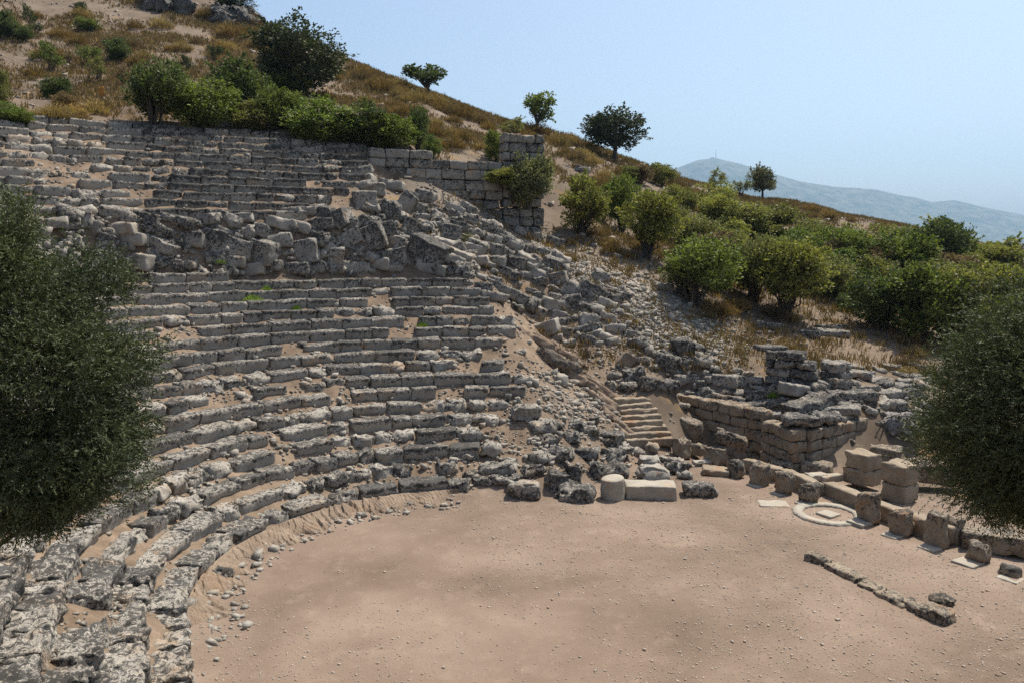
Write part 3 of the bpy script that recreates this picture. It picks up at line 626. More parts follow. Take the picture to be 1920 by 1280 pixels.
for k, (px, py, w_, h_, lab) in enumerate([(1285, 822, 62, 46, 'brown parapet block sloping along the right side of the stairs'), (1298, 812, 40, 34, 'rounded brown parapet end block beside the stairs'), (1240, 776, 34, 38, 'squared brown parapet block at the head of the stairs')]):
    put_stone('parapet_block', px, py, w_, h_, 10 if k == 0 else 3, 'mid', M_STAGE, lab, 'parapet block', 'parapet blocks beside the stairs', yaw=-.75, dr=.45, base=floor(px, py, .25 if k < 2 else 1.0), sink=0)
# the low wall that carried the stage front
for k, (x0, y0, x1, y1, hh, lab) in enumerate([(1392, 882, 1455, 905, .50, 'left length of the low stage-front wall, behind two pillar stubs'), (1462, 908, 1532, 935, .56, 'middle length of the low stage-front wall, its top worn pale'),
                                               (1546, 930, 1686, 990, .50, 'long smooth-topped length of the low stage-front wall behind the stone ring'), (1690, 994, 1785, 1026, .58, 'right length of the low stage-front wall ending at the split pier')]):
    p0, p1 = floor(x0, y0), floor(x1, y1); L = float(np.linalg.norm(p1 - p0)); yw = math.atan2(p1[1] - p0[1], p1[0] - p0[0]); V, Q, li = stone(L, .48, hh * 1.1, .08, .04, .025, .025, -.02, .1)
    link('stage_front_wall', mesh_np('stage_front_wall', xf(V, yw), Q, M_STAGE, li), ((p0[0] + p1[0]) / 2 + .16, (p0[1] + p1[1]) / 2 + .16, -.06), label=lab, cat='wall', group='lengths of the low stage-front wall')
YAWS = math.atan2(-6.5, 4.23)
def pillar(px, py, w_, h_, lab, tone='mid', name='pillar_stub', dr=.9, rnd=.12, mat=M_STAGE):
    q = floor(px, py); d = float(proj(*q)[2]); L = w_ * d / F * .86; Hh = h_ * d / F * .93; V, Q, li = stone(L, L * dr, Hh, .07, min(rnd, L * .3), .045, .035, {'mid': .22, 'dark': .42, 'pale': -.1}[tone], .25, taper=.05)
    link(name, mesh_np(name, xf(V, YAWS), Q, mat, li), (q[0], q[1] + L * .45, -.05), label=lab, cat='pillar stub', group='pillar stubs along the stage front')
pillar(1281, 858, 36, 40, 'square brown stub nearest the foot of the stairs'); pillar(1313, 854, 30, 24, 'low squat stub between the stairs stub and the leaning slab', rnd=.08)
pillar(1346, 872, 42, 36, 'broad stub carrying the big leaning slab'); pillar(1383, 896, 34, 38, 'rough stub right under the leaning slab end', 'dark')
pillar(1429, 912, 38, 46, 'flat-topped square stub behind the first paving tile from the left'); pillar(1475, 928, 38, 48, 'round-topped stub with a diagonal crack, left of the dark one', rnd=.2)
pillar(1523, 945, 40, 43, 'dark weathered stub just left of the stone ring', 'dark', rnd=.17); pillar(1634, 984, 44, 66, 'tall dark-topped stub standing at the right edge of the stone ring', 'mid', rnd=.12)
pillar(1696, 1007, 42, 54, 'leaning stub between the tall stub and the split pier', 'mid'); pillar(1763, 1028, 42, 72, 'tall left half of the split pier', 'mid', dr=.7, rnd=.06); pillar(1796, 1022, 28, 56, 'lower right half of the split pier', 'mid', rnd=.06)
pillar(1844, 1056, 42, 40, 'lone stub beyond the split pier, beside a square tile', 'mid'); pillar(1904, 1084, 42, 24, 'low dark stone beside the last tile at the right', 'dark', rnd=.1)
q = floor(1358, 868); V, Q, li = stone(1.25, .62, .55, .07, .14, .05, .07, .42, .1)
link('leaning_slab', mesh_np('leaning_slab', xf(V, -.35, .08, math.radians(14)), Q, M_STAGE, li), (q[0] + .25, q[1] + .3, .62), label='big rounded slab lying tilted across two stubs by the stairs', cat='stone slab')
V, Q, li = stone(1.0, .7, .28, .07, .04, .02, .02, 0., .05); q = floor(1345, 893); link('stone_block', mesh_np('stone_block', xf(V, -.3), Q, M_STAGE, li), (q[0], q[1] + .3, -.02), label='low squared block in shadow below the leaning slab', cat='stone block')
for px, py, w_, hh, lab in [(1318, 872, 40, .16, 'low pale kerb piece left of the leaning slab'), (1560, 905, 50, .28, 'pale flat block behind the gap in the stage-front wall'), (1534, 905, 40, .30, 'pale broken end lying in the stage-front gap')]:
    q = floor(px, py); V, Q, li = stone(w_ * 27 / F, .45, hh, .07, .04, .03, .03, -.1, .1); link('stone_block', mesh_np('stone_block', xf(V, YAWS + 1.2), Q, M_PALE, li), (q[0], q[1] + .2, 0), label=lab, cat='stone block')
# paving tiles
for k, (px, py, w_, th_, lab) in enumerate([(1420, 911, 36, .05, 'first paving tile from the left, at the foot of the flat-topped stub'), (1462, 927, 36, .05, 'paving tile below the cracked stub'), (1508, 945, 34, .05, 'paving tile just left of the stone ring'), (1614, 985, 48, .13, 'thick square tile at the lower right edge of the ring'),
                                           (1676, 1006, 44, .05, 'pale tile in front of the leaning stub'), (1746, 1029, 46, .05, 'pale tile in front of the split pier'), (1818, 1056, 58, .03, 'broad pale tile in front of the lone stub'), (1898, 1087, 52, .04, 'chipped tile at the right edge of the picture'), (1452, 946, 50, .03, 'thin broken flagstone left of the ring')]):
    q = floor(px, py); d = float(proj(*q)[2]); L = w_ * d / F * .72; V, Q, li = stone(L * (1.5 if k == 8 else 1), L, th_ + .05, .07, .015, .008, .008 if k < 8 else .02, -.25, .03); link('paving_tile', mesh_np('paving_tile', xf(V, YAWS + (.9 if k == 8 else 0)), Q, M_PALE, li), (q[0], q[1] + L * .15, -.05), label=lab, cat='paving tile', group='square paving tiles along the stage front')
# twin cube pillars
for px, py, w_, h_, lab in [(1629, 912, 64, 62, 'left of the two tall cube pillars behind the stage front'), (1700, 944, 66, 74, 'right of the two tall cube pillars, partly behind the olive tree')]:
    q = floor(px, py); d = float(proj(*q)[2]); L = w_ * d / F * .76; Hh = h_ * d / F * .5
    e = bpy.data.objects.new('cube_pillar', None); COL.objects.link(e); e.location = (q[0], q[1] + L * .6, -.05); e.rotation_euler = (0, 0, YAWS); e['label'] = lab; e['category'] = 'pillar'; e['kind'] = 'thing'; e['group'] = 'twin cube pillars'
    for j in range(2):
        V, Q, li = stone(L * (1 - .02 * j), L * (1 - .02 * j), Hh, .08, .04, .02, .02, -.05, .12); link('pillar_drum', mesh_np('pillar_drum', V, Q, M_STAGE, li), (0, 0, j * (Hh + .006)), parent=e)
for px, py, w_, h_, lab in [(1665, 878, 54, 48, 'large rough block behind the twin cube pillars'), (1708, 850, 30, 30, 'small cube stone right of the dead stump'), (1755, 905, 90, 44, 'long brown wall block behind the right olive tree'), (1880, 1040, 110, 44, 'low brown wall stub under the right olive tree'), (1470, 885, 40, 22, 'low rounded stone at the foot of the projecting corner'), (1536, 890, 56, 26, 'dark rounded block below the projecting corner')]:
    put_stone('wall_block', px, py, w_, h_, 0, 'mid', M_STAGE, lab, 'stone block', base=floor(px, py), sink=0, yaw=-.5, dr=.6)
# round paved ring
def ring(ro, ri, h_, seg=72):
    V = []; Q = []
    for k in range(seg):
        t = 2 * math.pi * k / seg; w1 = ro + .02 * math.sin(k * 2.3) + .012 * math.sin(k * 5.1); w2 = ri + .02 * math.sin(k * 1.7)
        for r_, z in ((w1, 0), (w1 - .01, h_), (w2, h_ - .005), (w2, 0)): V.append((r_ * math.cos(t), r_ * math.sin(t), z))
    for k in range(seg):
        for j in range(3): a0 = k * 4 + j; b0 = ((k + 1) % seg) * 4 + j; Q.append((a0, b0, b0 + 1, a0 + 1))
    return np.array(V), np.array(Q)
q = floor(1553, 964); V, Q = ring(1.10, .78, .08); link('stone_ring', mesh_np('stone_ring', V, Q, M_PALE, np.full(len(V), -.3)), (q[0], q[1], -.01), label='flat pale stone ring set in the floor by the stage front', cat='stone ring')
V, Q, li = stone(.56, .56, .1, .07, .015, .006, .006, -.3, 0); link('paving_tile', mesh_np('paving_tile', xf(V, YAWS), Q, M_PALE, li), (q[0], q[1], -.045), label='small square tile lying in the centre of the stone ring', cat='paving tile')
# line of kerb stones on the floor
for k, (x0, y0, x1, y1, wd, hh, lab) in enumerate([(1512, 1046, 1558, 1060, .34, .20, 'rough rounded far-left kerb stone of the line across the floor'), (1556, 1060, 1616, 1090, .46, .12, 'long flat kerb stone next to the rough far-left one'), (1612, 1092, 1648, 1106, .40, .10, 'low sunken kerb stone in the middle of the line'), (1648, 1108, 1703, 1136, .50, .11, 'split grooved kerb stone of the line'),
                                                  (1702, 1132, 1737, 1152, .46, .16, 'short kerb stone before the last one'), (1728, 1148, 1784, 1168, .50, .24, 'thick dark last kerb stone at the near end of the line')]):
    p0, p1 = floor(x0, y0), floor(x1, y1); L = float(np.linalg.norm(p1 - p0)) * 1.03; yw = math.atan2(p1[1] - p0[1], p1[0] - p0[0]); V, Q, li = stone(L, wd, hh + .08, .05, .05, .035, .04, .33, .05)
    link('kerb_stone', mesh_np('kerb_stone', xf(V, yw), Q, M_STAGE, li), ((p0[0] + p1[0]) / 2, (p0[1] + p1[1]) / 2, -.08), label=lab, cat='kerb stone', group='kerb stones in a line across the floor')
put_stone('loose_stone', 1772, 1140, 42, 20, 6, 'dark', M_STAGE, 'loose dark stone lying alone near the end of the kerb line', 'stone', base=floor(1772, 1138), sink=.1, rough=True)
# the cut blocks at the edge of the orchestra
def drum(R, Hh, seg=36, rings=9):
    V = []; Q = []
    prof = [(0, 0), (R * .9, 0), (R, .03)] + [(R * (1 + .01 * math.sin(i * 2)), .03 + (Hh - .06) * i / rings) for i in range(1, rings)] + [(R, Hh - .03), (R * .94, Hh), (R * .5, Hh - .005), (0.01, Hh)]
    for r_, z in prof:
        for k in range(seg): t = 2 * math.pi * k / seg; V.append((r_ * math.cos(t), r_ * math.sin(t), z))
    for i in range(len(prof) - 1):
        for k in range(seg): a0 = i * seg + k; b0 = i * seg + (k + 1) % seg; Q.append((a0, b0, b0 + seg, a0 + seg))
    V = np.array(V); V += .022 * np.stack([noise(V * 3 + k * 7, k) for k in range(3)], -1); V[:, 2] += .09 * V[:, 0] * smooth(.6, 1, V[:, 2] / Hh); return V, np.array(Q)
q = floor(1151, 940); V, Q = drum(.40, .76); link('column_drum', mesh_np('column_drum', V, Q, M_PALE, np.full(len(V), -.05), True), (q[0], q[1] + .38, -.03), label='short round column drum standing at the orchestra edge', cat='column drum')
q = floor(1222, 936); V, Q, li = stone(1.72, .70, .52, .07, .03, .015, .015, 0., .1); link('cut_block', mesh_np('cut_block', xf(V, -.06), Q, M_PALE, li), (q[0], q[1] + .33, -.03), label='long smooth grey cut block lying right of the column drum', cat='cut block')
q = floor(984, 938); V, Q, li = stone(1.15, .95, .60, .06, .26, .03, .06, .38, -.2); link('round_boulder', mesh_np('round_boulder', V, Q, M_RUBBLE, li), (q[0], q[1] + .45, -.04), label='round boulder with pale flat top at the orchestra edge', cat='boulder')
q = at_z(342, 1300, .0); V, Q, li = stone(.34, .32, .62, .045, .1, .06, .06, .25, .2); link('standing_stone', mesh_np('standing_stone', V, Q, M_RUBBLE, li), (q[0], q[1] + .1, 0), label='small upright stone at the bottom left edge of the orchestra floor', cat='stone')
# stairs
e = bpy.data.objects.new('stone_staircase', None); COL.objects.link(e); s0 = hit(1222, 836); s1 = hit(1181, 750); e['label'] = 'worn stone staircase of shallow steps climbing left of the stage wall'; e['category'] = 'staircase'
e.location = s0; dv = s1 - s0; yw = math.atan2(dv[1], dv[0]); e.rotation_euler = (0, 0, yw - math.pi / 2); run = float(np.hypot(dv[0], dv[1])); NS = 8
for k in range(NS):
    V, Q, li = stone(2.0 - .06 * k, run / NS + .22, .42, .07, .04, .03, .03, .12 - .02 * k, .05); link('step', mesh_np('step', V, Q, M_STAGE, li), ((k % 3 - 1) * .06, run * (k + .5) / NS, (s1[2] - s0[2]) * k / NS - .10), parent=e)
# bedrock showing through: slanting strata right of the seats and under the lowest tier
def strata(items, name, label, seed):
    bag = Bag(); rr = random.Random(seed)
    for px, py, L, D, Hh, tilt in items:
        q = hit(px, py)
        V, Q, li = stone(L, D, Hh, .08, .02, .05, .03, rr.uniform(-.2, .05), .0)
        bag.add(xf(V, rr.uniform(-.25, .05) - .35, math.radians(-32), math.radians(tilt), (q[0], q[1] + .1, q[2] - Hh * .45)), Q, li)
    link(name, bag.mesh(name, M_ROCK), label=label, cat='rock outcrop')
rr = random.Random(3)
strata([(1010 + i * 13 + rr.uniform(-9, 9), 640 + i * 11 + rr.uniform(-14, 14), rr.uniform(1.3, 2.3), rr.uniform(.4, .8), rr.uniform(.2, .42), 24) for i in range(10)], 'bedrock_outcrop', 'slanting pinkish bedrock strata breaking out right of the seat tiers', 1)
strata([(1110 + i * 8 + rr.uniform(-8, 8), 715 + i * 13 + rr.uniform(-8, 8), rr.uniform(1.0, 1.8), rr.uniform(.3, .6), rr.uniform(.2, .4), 34) for i in range(9)], 'bedrock_outcrop', 'steep reddish bedrock ledge along the left side of the stairs', 2)
put_stone('bedrock_slab', 1040, 692, 92, 36, 26, 'dark', M_ROCK, 'big dark tilted bedrock slab above the small clean cube', 'rock slab', rough=True)
put_stone('bedrock_slab', 1165, 690, 30, 40, 38, 'pale', M_ROCK, 'reddish upright bedrock flake left of the boulder pile', 'rock slab')
ta = np.radians(np.linspace(97, 212, 900)); ra = np.linspace(-.04, 1.15, 34); TT, RR = np.meshgrid(ta, ra); wid = .62 + .55 * n2(TT * 3, TT * 0, 2.2, 50, 2) + .22 * n2(TT * 3, TT * 0, 9, 51, 2) + .3 * smooth(35, 0, np.abs(np.degrees(TT) - 165)); wid = np.clip(wid, .12, 1.15) * smooth(97, 106, np.degrees(TT)) * smooth(212, 200, np.degrees(TT))
rx = (R0 - .02 - RR * np.maximum(wid, .05) / 1.15) * horn(TT); xx, yy = CX + rx * np.cos(TT), CY + rx * np.sin(TT); f = RR / 1.15
u = (xx * .80 + yy * .60) * 3.1 + 1.5 * n2(xx, yy, .8, 52, 3); u2 = (xx * .80 + yy * .60) * 8 + 1.6 * n2(xx, yy, 1.4, 54, 3)
saw = u - np.floor(u); saw2 = u2 - np.floor(u2); hh_ = .30 * (1 - f) ** 1.15 + (.11 * (1 - saw) * np.clip(.35 + 1.1 * n2(xx, yy, .7, 56, 2), 0, 1.2) + .035 * (1 - saw2)) * smooth(1.0, .8, f) * smooth(-.02, .08, f)
zz = hh_ + .015 * n2(xx, yy, 5, 58, 3) - .05 * smooth(.88, 1.0, f) - .01
i_ = np.arange(33)[:, None] * 900 + np.arange(899)[None]; QL = np.stack([i_, i_ + 900, i_ + 901, i_ + 1], -1).reshape(-1, 4)
link('bedrock_ledge', mesh_np('bedrock_ledge', np.stack([xx, yy, zz], -1).reshape(-1, 3), QL, M_ROCK, np.full(xx.size, -.2)), label='ribbed pale bedrock ledge showing under the lowest seat tier', cat='rock ledge')
# crag at the hill top
for k, (px, py, n_, lab) in enumerate([(445, 28, 9, 'grey crag on the skyline left of the big dark tree'), (315, 4, 7, 'grey rock outcrop at the top edge of the hill')]):
    bag = Bag()
    for i in range(n_):
        q = hit(px + rr.uniform(-38, 30), py + 8 + rr.uniform(-8, 12)); V, Q, li = stone(rr.uniform(1.5, 4), rr.uniform(1.2, 2.5), rr.uniform(1, 2.6), .25, .4, .2, .4, .45, .1); bag.add(xf(V, rr.uniform(-1, 1), rr.uniform(-.3, .3), rr.uniform(.1, .7), (q[0], q[1], q[2] - .5)), Q, li)
    link('crag', bag.mesh('crag', M_GREYROCK), label=lab, cat='rock outcrop')
q = hit(1095, 322); put_stone('boulder', 1090, 325, 30, 20, 20, 'mid', M_GREYROCK, 'lone pale boulder on the hill below the round tree', 'boulder', rough=True)

# ------------------------------------------------------------------ loose stones and pebbles (uncountable)
_t, _tq = box_tpl(2, 2, 2)
_T1, _Q1 = box_tpl(1, 1, 1)
_tn = _t / np.linalg.norm(_t + 1e-9, axis=1, keepdims=True).clip(.3); _tn[np.abs(_t).sum(1) < .1] = 0
def scatter_stones(name, P, size, mat, lich, label, flat=.6, seed=1):
    g = np.random.default_rng(seed); n = len(P); small = float(np.mean(size)) < .3
    T, TQ = (_T1 * .8, _Q1) if small else (_t * .75 + _tn * .2, _tq); m = len(T); base = T
    sc = np.stack([size * g.uniform(.7, 1.4, n), size * g.uniform(.5, 1.0, n), size * g.uniform(.3, .8, n) * flat / .6], -1) / 2
    V = base[None] * sc[:, None] * (1 + g.uniform(-.42, .42, (n, m, 3)))
    a = g.uniform(0, 6.28, n); b_ = g.normal(0, .3, n)
    x = V[..., 0] * np.cos(a)[:, None] - V[..., 1] * np.sin(a)[:, None]; y = V[..., 0] * np.sin(a)[:, None] + V[..., 1] * np.cos(a)[:, None]
    z = V[..., 2] + x * np.sin(b_)[:, None] * .6
    W = np.stack([x, y, z], -1) + P[:, None, :]; W[..., 2] += (sc[:, 2] * .35)[:, None]
    Q = (TQ[None] + (np.arange(n) * m)[:, None, None]).reshape(-1, 4)
    li = np.repeat(g.uniform(*lich, n), m)
    link(name, mesh_np(name, W.reshape(-1, 3), Q, mat, li), kind='stuff', label=label, cat='loose stones')
def on_ground(x, y): return np.stack([x, y, zats(x, y)], -1)
g = np.random.default_rng(4)
# floor pebbles
x = g.uniform(-9, 19, 75000); y = g.uniform(8.5, 30, 75000); r = np.hypot(x - CX, y - CY); dens = np.clip(.45 + .55 * n2(x, y, .35, 40, 3), .08, 1); P = on_ground(x, y)
k = (P[:, 2] < .18) & (r < 18) & ((r > R0 - 1.2) * .4 + dens > g.uniform(0, 1, len(x))); P = P[k]; scatter_stones('floor_pebbles', P, np.clip(g.lognormal(-3.8, .42, len(P)), .013, .09), M_PEBBLE, (-.3, .25), 'pale pebbles scattered over the dusty orchestra floor', .6, 2)
# talus
def px_points(specs, n, seed):
    g = np.random.default_rng(seed); out = []
    for cx, cy, rx, ry, rot, frac in specs:
        m = int(n * frac); a = math.radians(rot); u = g.normal(0, .52, m); v = g.normal(0, .52, m)
        X = cx + u * rx * math.cos(a) - v * ry * math.sin(a); Y = cy + u * rx * math.sin(a) + v * ry * math.cos(a)
        for q in zip(X, Y): out.append(q)
    return np.array(out)
def hits(px):
    return np.array([hit(a, b_) for a, b_ in px])
tp = hits(px_points([(1180, 560, 160, 80, 28, .42), (1290, 625, 115, 58, 20, .30), (1060, 495, 100, 45, 35, .12), (870, 410, 130, 45, 32, .08), (1075, 765, 90, 60, 40, .08)], 6500, 6))
tp = tp[(tp[:, 1] > 24) & (tp[:, 1] < 58)]
scatter_stones('talus_stones', tp, np.clip(g.lognormal(-2.25, .58, len(tp)), .05, .5), M_RUBBLE, (-.25, .35), 'grey broken stones covering the slope right of the seats', .7, 3)
gp = []
rr = random.Random(77)
for a, b_, c, d, kd in ZONES:
    for i in range(int((c - a) * (d - b_) / (60 if kd == 'gap' else 120)) + 2): gp.append((rr.uniform(a, c), rr.uniform(b_, d)))
for i in range(900): gp.append((rr.uniform(120, 950), rr.uniform(405, 900)))
for i in range(150): gp.append((rr.uniform(860, 1320), rr.uniform(760, 910)))
for i in range(420): gp.append((rr.uniform(130, 900), rr.uniform(410, 520)))
for i in range(160): gp.append((rr.uniform(0, 420), rr.uniform(960, 1280)))
for i in range(1500): gp.append((rr.uniform(930, 1190), rr.uniform(560, 900)))
for i in range(600): gp.append((rr.uniform(-220, 140), rr.uniform(402, 525)))
for i in range(2600): gp.append((rr.uniform(0, 980), rr.uniform(250, 920)))
gl = [];
for i in range(420):
    t_ = math.radians(rr.uniform(97, 214)); r_ = (R0 - rr.uniform(0, 1.2) ** 1.3) * float(horn(t_)); gl.append((CX + r_ * math.cos(t_), CY + r_ * math.sin(t_), .10 * max(0, 1 - (R0 - r_))))
scatter_stones('ledge_rubble', np.array(gl), np.clip(g.lognormal(-2.3, .5, len(gl)), .05, .3), M_RUBBLE, (-.2, .3), 'small broken stones along the foot of the lowest tier', .7, 9)
gs = np.clip(g.lognormal(-2.4, .55, len(gp)), .04, .32); gs *= np.array([2.6 if (q_[0] < 140 and 400 < q_[1] < 526) else 1. for q_ in gp])
gp = hits(gp); scatter_stones('broken_rubble', gp, gs, M_RUBBLE, (-.2, .45), 'small broken rubble lying between the seat tiers', .7, 5)
x = g.uniform(-60, 62, 16000); y = g.uniform(26, 118, 16000); P = on_ground(x, y); r = np.hypot(x - CX, y - CY); e_ = np.interp(r, _edge_r, EDGE_T); th = np.arctan2(y - CY, x - CX)
k = ((r > 31.5) | ((th < e_ - .03) & (P[:, 2] > .6))) & (n2(x, y, .25, 61, 3) + g.uniform(-.5, .5, len(x)) > .05); P = P[k]
scatter_stones('hill_stones', P, np.clip(g.lognormal(-1.85, .55, len(P)), .06, .7), M_PEBBLE, (-.2, .4), 'pale stones strewn over the dry hillside', .6, 7)

# ------------------------------------------------------------------ vegetation prototypes (unit size: crown width 1, height 1)
def leaf_quads(P, Dir, ln, wd, g):
    """one narrow diamond leaf per point"""
    n = len(P); Dir = Dir / np.linalg.norm(Dir, axis=1, keepdims=True); rv = g.normal(size=(n, 3)); S = np.cross(Dir, rv); S /= np.linalg.norm(S, axis=1, keepdims=True) + 1e-9
    ln = np.broadcast_to(ln, n)[:, None]; wd = np.broadcast_to(wd, n)[:, None]
    V = np.stack([P, P + Dir * ln * .5 + S * wd * .5, P + Dir * ln, P + Dir * ln * .5 - S * wd * .5], 1).reshape(-1, 3)
    return V, np.arange(4 * n).reshape(-1, 4)
def clump_centers(k, g, zlo, shape=1.0, hollow=.45):
    C = []
    while len(C) < k:
        p = g.uniform(-1, 1, 3); d = np.linalg.norm(p)
        if d > 1 or d < hollow: continue
        z = zlo + (1 - zlo) * (p[2] * .5 + .5)
        if z < zlo + .02: continue
        w_ = 1.0 if shape == 1 else (.55 + .45 * math.sin(math.pi * min(1, (z - zlo) / (1 - zlo) * .8 + .15)))
        C.append((p[0] * .36 * w_, p[1] * .36 * w_, zlo + .08 + (z - zlo) * .82))
    return np.array(C)
def foliage(g, C, rad, n, ln, wd, up=.35):
    i = g.integers(0, len(C), n); v = g.normal(size=(n, 3)); v /= np.linalg.norm(v, axis=1, keepdims=True); rr_ = rad[i] * g.uniform(.25, 1.0, n) ** .5
    rr_ *= 1 + .55 * noise(C[i] * 9 + v * 2.6, 3)
    P = C[i] + v * rr_[:, None] * np.array([1, 1, .85])
    ns = max(20, n // 130); si = g.integers(0, len(C), ns); sv = g.normal(size=(ns, 3)) + [0, 0, .55]; sv /= np.linalg.norm(sv, axis=1, keepdims=True); sl = g.uniform(.06, .17, ns); mm = 26
    ss = (C[si] + sv * rad[si, None] * .8)[:, None] + sv[:, None] * (sl[:, None] * np.linspace(0, 1, mm))[..., None] + g.normal(0, .008, (ns, mm, 3)); P[:ns * mm] = ss.reshape(-1, 3)[:len(P)]; v[:ns * mm] = np.repeat(sv, mm, 0)[:len(P)]
    Dn = v + g.normal(0, .7, (n, 3)) + np.array([0, 0, up]); return leaf_quads(P, Dn, ln * g.uniform(.6, 1.3, n), wd * g.uniform(.7, 1.3, n), g)
def tube(bag, pts, r0, r1, sides=6):
    pts = np.array(pts, float); n = len(pts); V = []; Q = []
    for i in range(n):
        d = pts[min(i + 1, n - 1)] - pts[max(i - 1, 0)]; d /= np.linalg.norm(d) + 1e-9; a = np.cross(d, [.3, .9, .2]); a /= np.linalg.norm(a); b_ = np.cross(d, a); r = r0 + (r1 - r0) * i / (n - 1)
        for k in range(sides): t = 2 * math.pi * k / sides; V.append(pts[i] + (a * math.cos(t) + b_ * math.sin(t)) * r * (1 + .12 * math.sin(3 * t + i)))
    for i in range(n - 1):
        for k in range(sides): a0 = i * sides + k; b0 = i * sides + (k + 1) % sides; Q.append((a0, b0, b0 + sides, a0 + sides))
    bag.add(np.array(V), np.array(Q))
def limb(bag, a, b_, r0, r1, g, wob=.04, seg=6):
    a = np.array(a, float); b_ = np.array(b_, float); L = np.linalg.norm(b_ - a); pts = [a + (b_ - a) * t + np.array([0, 0, .12 * L * math.sin(math.pi * t)]) + (g.normal(0, wob * L, 3) if 0 < t < 1 else 0) for t in np.linspace(0, 1, seg)]
    tube(bag, pts, r0, r1)
PROTO = {}
def proto(kind, seed, k, rad, n, ln, wd, zlo, trunk=0, hollow=.45, shape=1.0, leafmat=None, stems=7, lean=0, tr=.05):
    g = np.random.default_rng(seed); C = clump_centers(k, g, zlo, shape, hollow); C[:, 0] += lean * (C[:, 2] - .3)
    R = rad * g.uniform(.65, 1.25, k); V, Q = foliage(g, C, R, n, ln, wd)
    cm = mesh_np('crown', V, Q, leafmat or M_LEAF); bag = Bag()
    if trunk:
        top = np.array([lean * .2, 0, trunk]); limb(bag, (0, 0, -.06), top, tr, tr * .7, g, .03)
        for c in C[:: max(1, k // (stems * 2))]: limb(bag, top * .92, c, tr * .45, .006, g, .05)
    else:
        for c in C[:: max(1, k // stems)]: limb(bag, (g.normal(0, .03), g.normal(0, .03), -.06), c, tr * .4, .005, g, .05)
    PROTO.setdefault(kind, []).append((cm, bag.mesh('trunk', M_BARK, True)))
for s in range(5): proto('bush', 20 + s, 30, .17, 9500, .044, .028, .0, hollow=.35)
for s in range(4): proto('open', 30 + s, 24, .165, 8500, .044, .028, .14, stems=14, tr=.035, hollow=.4)
for s in range(2): proto('tree', 40 + s, 34, .15, 9500, .042, .024, .22, trunk=.3, leafmat=M_OLIVE, tr=.04)
proto('big', 50, 60, .13, 17000, .032, .021, .0, leafmat=M_OLIVE)
for s in range(2): proto('sparse', 60 + s, 11, .14, 3000, .055, .034, .30, trunk=.25, hollow=.6, lean=-.35 if s == 0 else .25)
for s in range(3): proto('leggy', 70 + s, 12, .13, 2200, .05, .03, .25, hollow=.3, stems=9, tr=.035)
def dry_proto(seed, n=420):
    g = np.random.default_rng(seed); a = g.uniform(0, 6.28, n); rr_ = .40 * g.uniform(0, 1, n) ** .6; b_ = np.stack([rr_ * np.cos(a), rr_ * np.sin(a), np.zeros(n)], -1)
    dn = np.stack([np.cos(a) * rr_ * 1.3, np.sin(a) * rr_ * 1.3, np.ones(n) * .9], -1) + g.normal(0, .28, (n, 3)); V, Q = leaf_quads(b_, dn, .85 * g.uniform(.4, 1.1, n) * (1 - rr_), .022, g)
    v2 = g.normal(size=(n, 3)); v2 /= np.linalg.norm(v2, axis=1, keepdims=True); v2[:, 2] = np.abs(v2[:, 2]); P = v2 * np.array([.45, .45, .8]) * g.uniform(.6, 1, n)[:, None]; V2, Q2 = leaf_quads(P, v2 + g.normal(0, .5, (n, 3)) + [0, 0, .6], .10, .035, g)
    PROTO.setdefault('dry', []).append((mesh_np('stalks', np.concatenate([V, V2]), np.concatenate([Q, Q2 + len(V)]), M_DRY), None))
for s in range(4): dry_proto(80 + s)
def twig_proto(seed, n=200):
    g = np.random.default_rng(seed); bag = Bag()
    for i in range(26):
        d = g.normal(size=3); d[2] = abs(d[2]) + .5; d /= np.linalg.norm(d); limb(bag, (g.normal(0, .06), g.normal(0, .06), 0), d * [.55, .55, .95] * g.uniform(.6, 1), .009, .003, g, .08, 5)
    PROTO.setdefault('twigs', []).append((bag.mesh('twigs', M_BARK), None))
for s in range(2): twig_proto(90 + s)
GRN = {'green': (.080, .105, .032), 'bright': (.074, .104, .033), 'dark': (.048, .066, .028), 'yellow': (.135, .145, .048), 'olive': (.112, .120, .052), 'grey': (.098, .108, .066), 'deep': (.036, .048, .026), 'ochre': (.125, .088, .044), 'straw': (.18, .14, .078), 'brown': (.105, .08, .058), 'lime': (.12, .19, .03)}
def plant(kind, name, bx, by, w_, h_, col, label, cat, group, dx=0, var=None, base=None, yaw=None):
    q = hit(bx, by) if base is None else base; d = float(proj(*q)[2]); W = w_ * d / F * (1.2 if kind in ('bush', 'open') else 1.08); Hh = h_ * d / F; rr_ = random.Random(int(bx * 17 + by * 3))
    lst = PROTO[kind]; cm, tm = lst[(rr_.randrange(len(lst)) if var is None else var)]; c = GRN[col]; j = rr_.uniform(.85, 1.15)
    yaw = rr_.uniform(0, 6.28) if yaw is None else yaw
    if tm is None:
        return link(name, cm, (q[0], q[1], q[2] - .05), label=label, cat=cat, group=group, rot=(0, 0, yaw), scale=(W, W, Hh), color=tuple(v * j for v in c))
    e = bpy.data.objects.new(name, None); COL.objects.link(e); e.location = (q[0], q[1], q[2] - .05); e['label'] = label; e['category'] = cat; e['kind'] = 'thing'
    if group: e['group'] = group
    sc = (W * 1.06, W * .95, Hh)
    link('crown', cm, (dx * d / F, 0, 0), parent=e, rot=(0, 0, yaw), scale=sc, color=tuple(v * j for v in c)); link('trunk', tm, (dx * d / F * .4, 0, 0), parent=e, rot=(0, 0, yaw), scale=sc)
    return e
